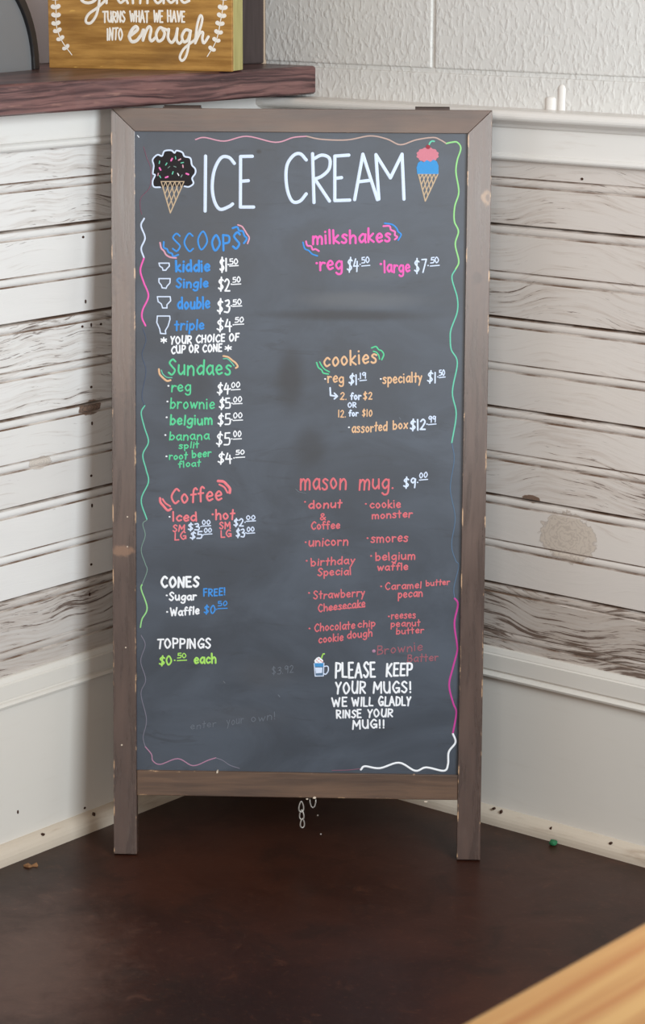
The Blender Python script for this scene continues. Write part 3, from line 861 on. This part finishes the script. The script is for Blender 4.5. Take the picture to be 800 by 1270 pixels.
p.price(*A5, '$1', 512, 558, 252, 333, '50', 572, 626, 256, 290, 298, 2.3, w_); p.price(*A5, '$2', 502, 576, 376, 453, '50', 592, 642, 370, 402, 412, 2.1, w_)
p.price(*A5, '$3', 495, 574, 510, 588, '50', 592, 648, 508, 540, 548, 2.3, w_); p.price(*A5, '$4', 492, 588, 628, 705, '50', 604, 660, 618, 650, 661, 2.1, w_)
p.text('*', 199, 207, 427, 427, 9, 1.9, w_); p.text('YOUR CHOICE OF', 211, 296, 427, 422.5, 9, 2.1, w_); p.text('CUP OR CONE', 212, 275, 438.5, 435.5, 9, 2.1, w_); p.text('*', 278, 287, 436, 436, 9, 1.9, w_)
p.build('menu_lettering', board, 'blue SCOOPS list with white prices and drawn cups')

# sundaes
B5 = (170, 430, 5)
p = Pen(5)
p.text('Sundaes', 208, 286.5, 465, 464.5, 18.5, 2.5, 'green')
for c, w, pts in (('tan', 2.4, [(535, 58), (565, 65), (590, 85), (610, 100), (624, 122), (612, 132)]), ('mint', 1.4, [(535, 75), (560, 75), (585, 98), (602, 120)]), ('tan', 2.6, [(135, 140), (140, 170), (160, 193), (185, 212), (207, 208)]), ('mint', 1.4, [(150, 145), (160, 170), (185, 190), (216, 192)])):
    p.crop(*B5, pts, w, c)
p.text('reg', 212, 237, 485.5, 485.5, 13, 2.1, 'green'); p.text('brownie', 210.5, 266, 507, 506.5, 13, 2.0, 'green'); p.text('belgium', 210.5, 263.5, 526.5, 526.5, 12, 2.4, 'green')
p.text('banana', 209.5, 259.5, 546, 545, 10, 2.0, 'green'); p.text('split', 221.5, 246.5, 556.5, 555, 7.6, 1.8, 'green'); p.text('root', 209.5, 232, 570, 569.5, 8.5, 1.9, 'green'); p.text('beer', 238, 261.5, 568, 566, 9, 1.9, 'green'); p.text('float', 221, 248.5, 580, 578, 7.8, 1.8, 'green')
for x, y in ((193, 243), (187, 340), (182, 438), (174, 548), (181, 680)): p.dot(170+x/5, 430+y/5, 2.2, w_)
for m, x0, x1, yt, yb, cts, a, b, t, u_, ul in (('$4', 494, 572, 230, 294, '00', 582, 638, 222, 254, 266), ('$5', 506, 580, 320, 384, '00', 594, 650, 313, 345, 353), ('$5', 498, 580, 420, 487, '00', 594, 653, 413, 445, 456),
                                                ('$5', 488, 576, 536, 612, '00', 596, 646, 525, 560, 572), ('$4', 498, 590, 660, 725, '50', 610, 666, 642, 670, 686)):
    p.price(*B5, m, x0, x1, yt, yb, cts, a, b, t, u_, ul, 2.0, w_)
p.build('menu_lettering', board, 'green Sundaes list with white prices')

# coffee
C5 = (170, 590, 5)
p = Pen(6)
p.text('Coffee', 211, 275.5, 625, 620.5, 17.5, 2.6, 'salmon')
for w, pts in ((3.6, [(502, 33), (535, 37), (555, 55), (575, 80), (574, 106)]), (2.4, [(510, 55), (540, 72), (560, 105)]), (3.2, [(142, 140), (145, 165), (165, 190), (190, 215), (210, 206)]), (2.4, [(158, 145), (175, 170), (205, 190)])):
    p.crop(*C5, pts, w, 'salmon')
p.text('Iced', 213.5, 244, 646.5, 646, 11, 2.4, 'salmon'); p.text('hot', 267, 290.5, 644.5, 644, 11.5, 2.4, 'salmon')
p.text('SM', 214, 229, 659.5, 659, 8, 1.9, 'salmon'); p.text('LG', 216, 231, 670, 668.5, 9, 1.9, 'salmon'); p.text('SM', 272, 286, 656, 655.5, 8, 1.9, 'salmon'); p.text('LG', 273.5, 287, 666.5, 665.5, 8, 1.9, 'salmon')
p.dot(210, 641, 2, w_); p.dot(263.5, 638, 2.6, 'salmon')
for m, x0, x1, yt, yb, a, b, t, u_, ul in (('$3', 314, 388, 297, 338, 402, 455, 278, 304, 311), ('$5', 326, 402, 348, 392, 414, 463, 328, 354, 362), ('$2', 598, 660, 268, 314, 676, 733, 248, 274, 281), ('$3', 612, 668, 332, 380, 680, 728, 320, 347, 356)):
    p.price(*C5, m, x0, x1, yt, yb, '00', a, b, t, u_, ul, 1.9, 'lav')
p.build('menu_lettering', board, 'salmon Coffee list with white prices')

# cones and toppings
D5 = (170, 690, 5)
p = Pen(7)
p.text('CONES', 199.5, 246.5, 728, 727.5, 12.5, 3.0, w_); p.text('Sugar', 209.5, 243.5, 744.5, 744, 9.5, 2.2, w_); p.text('Waffle', 211, 247, 764, 761.5, 9.5, 2.2, w_)
p.dot(206.5, 738.5, 2.3, w_); p.dot(207, 759, 2.3, w_)
p.text('FREE!', 252, 279.5, 739.5, 738, 8.5, 2.0, 'blue'); p.price(*D5, '$0', 413, 484, 306, 356, '50', 500, 558, 281, 309, 323, 1.9, 'blue')
p.build('menu_lettering', board, 'white CONES list with blue prices')
p = Pen(8)
p.text('TOPPINGS', 194.5, 261.5, 804, 803.5, 11.5, 2.4, w_); p.price(*D5, '$0', 135, 216, 620, 674, '50', 248, 306, 603, 632, 645, 2.2, 'lime'); p.text('each', 240.5, 268, 823.5, 822.5, 11.5, 2.5, 'lime')
p.build('menu_lettering', board, 'white TOPPINGS heading over lime green price')

# milkshakes
E3 = (360, 270, 10/3)
p = Pen(9)
p.text('milkshakes', 387, 484.5, 303, 299.5, 16.5, 2.9, 'hot')
for c, w, pts in (('pink', 2.4, [(385, 35), (410, 35), (416, 50), (432, 58), (432, 72), (442, 80), (432, 90)]), ('blue', 2.0, [(390, 23), (420, 28), (438, 42), (446, 58), (458, 70), (446, 93)]), ('pink', 2.4, [(65, 98), (70, 115), (86, 118), (92, 132), (104, 130), (118, 138)]), ('blue', 2.0, [(52, 102), (60, 128), (76, 136), (90, 150), (112, 158)])):
    p.crop(*E3, pts, w, c)
p.text('reg', 396, 425, 335, 334.5, 16.5, 2.8, 'hot'); p.text('large', 476, 508.5, 338, 337, 14.5, 2.5, 'hot')
p.dot(392.5, 326.5, 3, 'hot'); p.dot(472, 327.5, 3, 'hot')
p.price(*E3, '$4', 233, 282, 168, 222, '50', 294, 328, 165, 189, 198, 1.9, 'lav'); p.price(*E3, '$7', 512, 560, 172, 228, '50', 578, 615, 165, 189, 198, 1.9, 'lav')
p.build('menu_lettering', board, 'pink milkshakes heading with two prices')

# cookies
F3 = (370, 420, 800/220)
p = Pen(10)
p.text('cookies', 401, 467.5, 455, 450, 17, 2.5, 'tan')
for w, pts in ((1.9, [(330, 42), (350, 36), (362, 50), (375, 55), (385, 72), (376, 95)]), (1.7, [(338, 57), (352, 62), (362, 75), (366, 92)]), (1.9, [(82, 108), (90, 130), (105, 142), (112, 155), (135, 160)]), (1.7, [(96, 105), (105, 122), (118, 138), (140, 150)])):
    p.crop(*F3, pts, w, 'green')
p.text('reg', 406, 426.5, 474.5, 474.5, 12, 2.1, 'tan'); p.text('specialty', 474.5, 523.5, 476, 473.5, 12, 2.0, 'tan'); p.dot(403, 470, 2, w_); p.dot(472, 470, 2, w_)
p.price(*F3, '$1', 226, 266, 162, 207, '19', 276, 306, 155, 181, 188, 2.0, 'lav'); p.price(*F3, '$1', 580, 622, 150, 199, '50', 634, 661, 143, 168, 174, 1.9, 'lav')
p.crop(*F3, [(143, 222), (145, 256), (172, 260)], 2.2, 'lav', False); p.crop(*F3, [(162, 246), (176, 260), (162, 272)], 2.0, 'lav', False)
p.text('2.', 421.5, 430, 495.5, 495.5, 8.5, 1.7, 'tan'); p.text('for', 434.5, 447.5, 495.5, 495.5, 8.5, 1.9, 'lav'); p.text('$2', 450.5, 461.5, 495.5, 495.5, 9, 1.7, 'tan')
p.text('OR', 431, 442, 505, 505, 6, 1.6, 'lav'); p.text('12.', 419, 429, 517.5, 517.5, 8.5, 1.6, 'tan'); p.text('for', 432.5, 444, 516, 516, 7, 1.8, 'lav'); p.text('$10', 449, 461.5, 516.5, 516.5, 8, 1.6, 'tan')
p.text('assorted', 436, 480, 537, 534, 11, 1.9, 'tan'); p.text('box', 487, 505.5, 532.5, 531.5, 10.5, 1.9, 'tan'); p.dot(432.5, 530, 2, w_)
p.price(*F3, '$12', 503, 573, 364, 411, '99', 586, 620, 351, 379, 386, 2.2, 'lav')
p.build('menu_lettering', board, 'tan cookies list with white prices')

# mugs
p = Pen(11)
G3 = lambda t, x0, x1, y0, y1, H, w=2.0, c='red': p.text(t, 350+x0*.3, 350+x1*.3, 570+y0*.3, 570+y1*.3, H*(1 if H > 15 else .88), w, c)
H3 = lambda t, x0, x1, y0, y1, H, w=1.8, c='red': p.text(t, 350+x0*.3, 350+x1*.3, 680+y0*.3, 680+y1*.3, H*.86, w, c)
G3('mason', 72, 265, 125, 121, 21, 2.6); G3('mug.', 315, 462, 124, 118, 20, 2.5)
p.price(350, 570, 10/3, '$9', 500, 552, 77, 116, '00', 566, 600, 56, 77, 83, 2.0, 'lav')
p.crop(350, 570, 10/3, [(55, 122), (70, 134), (98, 140)], 1.3, 'ghost')
G3('donut', 108, 245, 203, 198, 11, 2.2); G3('&', 155, 180, 250, 250, 9, 1.8); G3('Coffee', 118, 238, 289, 284, 10.5, 1.9)
G3('cookie', 362, 490, 201, 198, 10.5, 1.9); G3('monster', 370, 537, 245, 238, 10, 1.9); G3('unicorn', 108, 272, 358, 354, 12, 2.0); G3('smores', 365, 520, 342, 339, 12, 1.9)
H3('birthday', 118, 300, 73, 64, 10.5, 1.9); H3('Special', 145, 285, 115, 109, 10.5, 1.9); H3('belgium', 385, 550, 51, 45, 11, 1.9); H3('waffle', 392, 520, 93, 88, 10, 1.9)
H3('Strawberry', 128, 342, 210, 198, 11); H3('Cheesecake', 148, 343, 263, 242, 10.5); p.crop(350, 680, 10/3, [(190, 254), (342, 243)], 1.2, 'red', False)
H3('Caramel', 424, 575, 172, 164, 9.5, 1.7); H3('butter', 594, 692, 157, 150, 8, 1.6); H3('pecan', 478, 580, 206, 199, 11, 1.8)
H3('Chocolate', 132, 300, 345, 332, 11); H3('chip', 312, 385, 328, 322, 9.5); H3('cookie', 150, 252, 392, 381, 10.5); H3('dough', 268, 372, 375, 364, 10.5)
H3('reeses', 450, 552, 292, 288, 10, 1.6); H3('peanut', 448, 570, 325, 321, 9, 1.6); H3('butter', 470, 585, 355, 350, 8.5, 1.6)
for x, y in ((378, 622.5), (378.8, 672.6), (453.5, 625), (455.6, 667.5), (380, 695.6), (460, 689.6), (383, 735.5), (472.4, 727.4), (383.6, 779.6), (482, 764.6)): p.dot(x, y, 2.2, 'red')
p.build('menu_lettering', board, 'red mason mug list in two columns')
p = Pen(12)
H3('Brownie', 390, 580, 440, 421, 12, 1.6, 'dimred'); H3('Batter', 515, 645, 470, 464, 10.5, 1.6, 'dimred'); p.dot(463.4, 807.5, 4.2, 'mauve')
p.build('menu_lettering', board, 'dim brownish red last flavour line')

p = Pen(13)
I3 = lambda t, x0, x1, y0, y1, H, w=2.4: p.text(t, 350+x0*.3, 350+x1*.3, 790+y0*.3, 790+y1*.3, H, w, w_)
I3('PLEASE', 218, 385, 168, 165, 18, 2.8); I3('KEEP', 428, 537, 162, 160, 15, 2.7); I3('YOUR', 219, 345, 235, 233, 14, 2.5); I3('MUGS!', 374, 535, 231, 229, 13.5, 2.5)
I3('WE', 205, 268, 288, 287, 10.5, 2.3); I3('WILL', 288, 375, 287, 285, 10.5, 2.3); I3('GLADLY', 397, 531, 285, 283, 11, 2.3); I3('RINSE', 223, 327, 335, 332, 9.5, 2.2); I3('YOUR', 352, 457, 332, 329, 9.5, 2.2); I3('MUG!!', 289, 424, 380, 375, 10, 2.3)
p.build('menu_lettering', board, 'white request to keep your mugs')
p = Pen(14)
J = lambda pts: [(350+x*.3, 790+y*.3) for x, y in pts]
p.blob(J([(134, 120), (170, 120), (168, 160), (140, 162)]), 'bluefade2')
p.blob(J([(131, 108), (172, 106), (171, 122), (133, 122)]), 'sky', .0006)
p.blob(J([(136, 126), (166, 126), (165, 148), (140, 150)]), 'lav', .0006)
p.blob(J([(136, 108), (132, 98), (142, 86), (152, 82), (162, 88), (170, 98), (168, 107)]), 'white', .0008)
for x, y, c in ((142, 98, 'orange'), (150, 90, 'red'), (158, 97, 'orange'), (148, 103, 'palepink'), (164, 102, 'red')): p.line([(350+x*.3, 790+y*.3), (351+x*.3, 790.4+y*.3)], 1.6, c, False, depth=.0012)
p.line(J([(162, 88), (168, 72), (174, 70)]), 2.0, 'lime', depth=.0013)
p.line(J([(132, 110), (136, 162), (170, 161), (172, 108)]), 1.5, 'lav', False, depth=.0009)
p.line(J([(172, 122), (188, 122), (190, 140), (180, 154), (172, 152)]), 1.7, 'lav', depth=.0009)
p.build('mug_drawing', board, 'small drawn mason jar mug with straw')
for t, x0, x1, y0, y1, h in (('$3.92', 337, 364, 837, 834, 9), ('your', 281, 302, 900, 897, 10), ('own!', 311, 342, 896, 892, 9), ('enter', 236, 268, 905, 901, 8)):
    p = Pen(15)
    p.text(t, x0, x1, y0, y1, h, 1.1, 'ghost2')
    p.build('smudged_writing', board, 'faint half wiped writing')

# wavy border, pieces of changing colour
def border(seed, label, pieces):
    p = Pen(seed)
    for c, w, pts in pieces: p.line(pts, w, c, True)
    p.build('wavy_border', board, label)
border(16, 'wavy border line along the top, pink to beige', [
    ('palepink', 1.7, [(242.5, 173), (253.5, 170.5), (278, 175), (306, 169), (341.5, 176.5), (363.5, 170.5), (380, 169)]),
    ('beige', 1.8, [(380, 169), (399, 172.8), (430.5, 173.5), (459, 168.5), (480, 172.5), (496.5, 179.5), (516, 173.5), (537, 170.5), (546, 173.5), (553.5, 178)])])
border(17, 'wavy border line on the right, green then faint blue, magenta and white', [
    ('ltgreen', 2.0, [(553.5, 178), (560, 176.5), (567, 176.5), (571.5, 184), (567, 199), (565.5, 214), (569, 238), (564, 256), (563.4, 274), (568.5, 287), (564.6, 303), (569, 324), (565, 334)]),
    ('mint', 1.8, [(565, 334), (560.4, 345), (567, 369), (567, 387), (559.5, 408), (558.4, 420), (559.8, 434), (567.2, 450), (561, 486), (565.8, 513.5), (560.3, 549)]),
    ('bluefade2', 1.2, [(560.3, 549), (563.3, 570), (558.5, 606), (564.5, 642), (560, 675), (565, 695), (569, 702), (563, 728), (563.6, 741.5)]),
    ('magenta', 2.4, [(563.8, 742), (568, 750), (563.6, 773), (567, 800), (567, 808), (561.5, 829), (557, 850), (562, 872), (566, 884), (561.7, 909)]),
    ('white', 2.6, [(561.7, 910), (565, 920.7), (556.6, 932.6), (555.6, 947.7), (550.5, 956), (528.6, 951.8), (515, 956), (494.9, 946), (471, 952.8), (452.7, 950.4), (447.6, 954.5)]),
    ('fadepink', 1.1, [(446, 953.5), (432, 955), (412, 955.5)])])
border(18, 'wavy border line on the left, white, pink, green and faint', [
    ('fadepink', 1.0, [(178, 182), (182, 196), (187, 209.5), (186, 231.5), (175, 245), (174, 258), (176, 266)]),
    ('lav', 2.2, [(178.7, 271), (174.8, 280), (179.8, 295), (175, 308), (178.4, 319.6)]),
    ('hot', 2.3, [(178.4, 320), (174, 335), (178, 350), (184, 367), (177, 384), (176, 394), (180.4, 404)]),
    ('fadeblue', 1.1, [(177, 407), (181, 422), (176, 440), (181, 460), (176, 490), (179.5, 503)]),
    ('mint', 1.8, [(179.5, 503), (175, 512), (179, 530), (184, 548), (177, 564), (181, 582), (184, 598), (175, 620), (182, 644)]),
    ('fadegreen', 1.2, [(182, 645), (177, 650), (180, 664), (175, 682), (180, 699), (182.4, 708), (176, 725)]),
    ('ltgreen', 1.9, [(176, 725), (175, 731), (182.4, 754), (176, 768), (174, 778)]),
    ('fadelav', 1.1, [(175, 788), (180, 800), (174.4, 820), (180.6, 843), (174.7, 860.6), (181.6, 892), (177.5, 913.8), (180, 926)]),
    ('mauve', 1.5, [(180, 926), (187.8, 935.6), (189.4, 943.4), (198.8, 948), (220.6, 941), (239.4, 949.7), (258, 943), (267.5, 940)]),
    ('fadelav', 1.0, [(267.5, 940), (276, 943), (285, 949), (297, 953)])])
for x, y, c in ((170.5, 168, 'white'), (243, 452, 'ghost'), (345, 862, 'ghost2'), (277, 845, 'ghost'), (495, 518, 'ghost2')):
    p = Pen(19)
    p.line([(x, y), (x+1.8, y+2.2)], 1.3, c, False)
    p.build('chalk_mark', board)

# ------------------------------------------------------------------ wooden box sign on the ledge
qa, qb = on_level(61, 84, LT), on_level(288, 89, LT)
bx = (qb-qa); BW_ = bx.length; bx.normalize()
by = ZU.cross(bx)                      # away from the viewer
MBX = frame_matrix(bx, by, ZU, qa)
box = thing('box_sign', 'golden wooden block sign with white gratitude lettering standing on the dark ledge', 'sign', MBX)
BHT, BD = 0.225, 0.044
side_m = stained_wood('pale_side_wood', srgb(186, 176, 118), srgb(158, 146, 90), 8, 140, 'z', 0.6, 0.3, (), None, srgb(170, 160, 106))
face_m = box_mat()
mb = MB(); mb.box(0.0, BW_, 0, 0.006, 0, BHT)
face = mb.build('front_panel', face_m, box, bevel=0.0008)
mb = MB()
mb.box(0.0006, 0.012, 0.006, BD, 0.0006, BHT-.0006); mb.box(BW_-0.012, BW_-0.0002, 0.006, BD, 0.0006, BHT-.0006)
mb.box(0.012, BW_-0.012, 0.006, BD, 0.0006, 0.012); mb.box(0.012, BW_-0.012, 0.006, BD, BHT-0.012, BHT-0.0006)
mb.build('box_sides', side_m, box, bevel=0.0008)
def on_box(x, y):
    q = hit(x, y, qa, by) - qa
    return q.dot(bx), q.z
chalk['sign_white'] = flat_mat('white_sign_paint', srgb(236, 230, 220), 0.6, 0.2, vary=0.04)
class BoxPen(Pen):
    def line(s, pts, w, c, smooth=True, taper=0, depth=0.0004):
        if smooth: pts = catmull(pts)
        for q in ([pts] if smooth else [pts[i:i+2] for i in range(len(pts)-1)]):
            ribbon(s.mb, q, w*0.00113/2, 0.0, depth, on_box, s.mi(c), taper)
    def blob(s, pts, c, depth=0.0004):
        P = [on_box(*p) for p in pts]
        n = len(P)
        s.mb.add([(u, -depth, v) for u, v in P] + [(u, 0.0005, v) for u, v in P],
                 [tuple(range(n))] + [(i, (i+1) % n, n+(i+1) % n, n+i) for i in range(n)], s.mi(c))
p = BoxPen(31)
sw = 'sign_white'
Q = lambda pts, w=3.0: p.line([(150+x/5, y/5) for x, y in pts], w*1.15, sw)
Q([(50, 225), (75, 208), (103, 182), (92, 165), (68, 185), (52, 225), (66, 257), (96, 252), (122, 222)], 3.6)
Q([(122, 225), (140, 182), (136, 250)], 3.0); Q([(136, 250), (152, 200), (172, 166), (186, 182), (178, 235), (190, 254), (212, 235)], 3.2)
Q([(268, 182), (240, 172), (218, 212), (230, 254), (258, 242), (270, 205), (256, 178), (290, 188)], 3.2)
Q([(296, 182), (292, 235), (314, 264), (338, 232), (350, 178)], 3.2); Q([(350, 178), (345, 245), (362, 270), (382, 248)], 3.0)
Q([(430, 192), (400, 186), (378, 225), (390, 260), (415, 245), (432, 192)], 3.2); Q([(432, 192), (416, 300), (398, 358), (376, 376), (365, 352), (386, 308), (420, 276), (455, 250)], 2.8)
Q([(455, 250), (488, 185), (504, 118), (492, 96), (476, 140), (466, 200), (460, 268)], 2.8); Q([(462, 262), (488, 208), (508, 202), (504, 242), (515, 267), (542, 228)], 3.0)
for t, x0, x1 in (('TURNS', 127.5, 155), ('WHAT', 161, 184.5), ('WE', 190, 202), ('HAVE', 207.5, 229)): p.text(t, x0, x1, 27.2, 27.4, 13.4, 2.3, sw, gap=.08)
p.text('INTO', 132.5, 152, 49.5, 49.5, 13.8, 2.3, sw, gap=.1)
# the big script word along the top
g5 = lambda pts, w=3.2: p.line([(x/5, y/5) for x, y in pts], w, sw)
g5([(640, -130), (600, -160), (530, -130), (495, -60), (505, 0), (545, 18), (590, 0), (620, -60)], 3.6)
g5([(622, -60), (612, 30), (596, 95), (565, 140), (538, 142), (532, 120), (552, 85), (604, 48), (650, 5)], 3.4)
p.text('ratitude', 130, 236, 3.8, 3.8, 24, 3.2, sw, gap=.03, jit=0)
p.build('sign_lettering', face, 'white script and block lettering')
leaf_k = 0
for stem, sgn in (([(71, -60), (68, -30), (68.5, 0), (69.5, 14), (69.5, 28), (72, 40), (78, 53), (89, 68)], 1), ([(276, -62), (279, -30), (277, 0), (275.5, 15), (273, 28), (270.5, 42), (266, 55), (257, 70)], -1)):
    p = BoxPen(40+leaf_k)
    leaf_k += 1
    S_ = catmull(stem, 8)
    p.line(stem, 1.2, sw)
    step = 6
    for i in range(4, len(S_), step):
        a = Vector(S_[i]); t = (Vector(S_[min(i+1, len(S_)-1)])-Vector(S_[i-1])).normalized()
        sz = 6.6*(1-0.30*i/len(S_))
        for sd in (-1, 1):
            d = Vector((-t.y, t.x))*sd*0.85 - t*0.75
            d.normalize()
            b = a + d*sz*1.25
            mid = a.lerp(b, .55)
            e = Vector((-d.y, d.x))
            p.blob([tuple(a.lerp(b, .5-.5*math.cos(t)) + e*(sz*.46*math.sin(t)*(1-.25*math.cos(t)))) for t in [2*math.pi*j/16 for j in range(16)]], sw)
    p.build('leaf_sprig', face, 'white painted leaf sprig')

# ------------------------------------------------------------------ grey panel with black edge at the far left of the ledge
g0, g1 = on_level(0, 90, LT), on_level(43.5, 86, LT)
dg = (g0-g1); dg.normalize()           # away from the viewer's right, to the left
MG = frame_matrix(dg, ZU.cross(dg), ZU, g1)
gp = thing('arched_panel', 'grey panel with curved black edge at the left end of the dark ledge', 'panel', MG)
def arch(R, h0, inset, n=28):
    """half outline: straight foot then a big arc"""
    R2 = R-inset
    pts = [(inset, 0.0)]
    pts += [(R - R2*math.cos(a), h0 + R2*math.sin(a)) for a in [math.pi*k/n for k in range(n+1)]]
    pts += [(2*R-inset, 0.0)]
    return pts
RA = 0.14
mb = MB(); mb.prism(arch(RA, 0.004, 0.004), 1, -0.003, 0.003)
mb.build('panel_face', flat_mat('grey_panel_sheet', srgb(118, 119, 121), 0.42, 0.5, 0.0, vary=0.06, scale=5), gp)
outer, inner = arch(RA, 0.004, 0.0), arch(RA, 0.004, 0.0145)
mb = MB(); n = len(outer)
vs = [(x, y, z) for y in (-0.008, 0.008) for x, z in outer+inner]
fs = []
for i in range(n-1):
    fs += [(i, i+1, n+i+1, n+i), (2*n+i, 2*n+i+1, 3*n+i+1, 3*n+i), (i, i+1, 2*n+i+1, 2*n+i), (n+i, n+i+1, 3*n+i+1, 3*n+i)]
fs += [(0, n, 3*n, 2*n), (n-1, 2*n-1, 4*n-1, 3*n-1)]
mb.add(vs, fs)
mb.build('black_rim', flat_mat('black_rubber', srgb(26, 25, 27), 0.45, 0.5), gp, bevel=0.0015)

# ------------------------------------------------------------------ pine table in the foreground
ta, tb = on_level(568, 1270, 0.75), on_level(800, 1141, 0.75)
td = (tb-ta).normalized()
tn = ZU.cross(td)                      # to the left of the edge
MT = frame_matrix(td, tn, ZU, Vector((ta.x, ta.y, 0)))
table = thing('pine_table', 'light varnished pine table, blurred corner in the foreground at lower right', 'table', MT)
pine = pine_mat()
X0, X1, TD = -0.75, 0.42, 0.62
mb = MB(); mb.box(X0, X1, -TD, 0, 0.722, 0.75)
mb.build('tabletop', pine, table, bevel=0.004, seg=3)
mb = MB(); mb.box(X0+.05, X1-.05, -0.07, -0.05, .64, .722); mb.box(X0+.05, X1-.05, -TD+.05, -TD+.07, .64, .722); mb.box(X0+.05, X0+.07, -TD+.07, -.07, .64, .722); mb.box(X1-.07, X1-.05, -TD+.07, -.07, .64, .722)
mb.build('apron', pine, table)
for x in (X0+.04, X1-.1):
    for y in (-.1, -TD+.04):
        mb = MB(); mb.prism([(x, y), (x+.06, y), (x+.06, y+.06), (x, y+.06)], 2, 0, .722)
        mb.build('leg', pine, table, bevel=.003)

# ------------------------------------------------------------------ litter on the floor
q = on_level(38, 1074, 0)
mb = MB()
pts = [(-.010, -.003), (-.002, -.007), (.004, -.003), (.011, -.004), (.008, .003), (.001, .002), (-.004, .005)]
mb.add([(x, y, .0025+.002*math.sin(i*2.1)) for i, (x, y) in enumerate(pts)] + [(x*.9, y*.9, 0) for x, y in pts], [tuple(range(7)), tuple(range(7, 14))]+[(i, (i+1) % 7, 7+(i+1) % 7, 7+i) for i in range(7)])
o = mb.build('paper_scrap', flat_mat('tan_scrap', srgb(150, 112, 80), .8, .1)); o.location = (q.x, q.y, 0)
tag(o, 'small tan scrap lying on the floor near the left baseboard', 'litter')
q = on_level(686, 1048, 0)
bm = bmesh.new(); bmesh.ops.create_icosphere(bm, subdivisions=2, radius=.0058)
rr = random.Random(3)
for v in bm.verts:
    v.co *= rr.uniform(.8, 1.15); v.co.z = max(v.co.z*.8, -.0035)
me = bpy.data.meshes.new('crumb'); bm.to_mesh(me); bm.free(); me.materials.append(flat_mat('green_candy', srgb(34, 104, 66), .45, .4))
o = bpy.data.objects.new('green_crumb', me); col.objects.link(o); o.location = (q.x, q.y, .0035)
tag(o, 'tiny green crumb on the floor beside the right baseboard', 'litter')
cm = flat_mat('pale_crumb', srgb(210, 204, 196), .8, .1)
for k, (px, py, r, lb) in enumerate(((394, 1012, .0014, 'tiny white speck on the floor just right of the hanging chain'), (398, 1035, .0011, 'dull pale speck on the floor in front of the chain'))):
    q = on_level(px, py, 0)
    bm = bmesh.new(); bmesh.ops.create_icosphere(bm, subdivisions=1, radius=r)
    for v in bm.verts: v.co *= rr.uniform(.8, 1.2); v.co.z = max(v.co.z, -r*.6)
    me = bpy.data.meshes.new('speck'); bm.to_mesh(me); bm.free(); me.materials.append(cm)
    o = bpy.data.objects.new('white_speck', me); col.objects.link(o); o.location = (q.x, q.y, r*.6)
    tag(o, lb, 'litter')
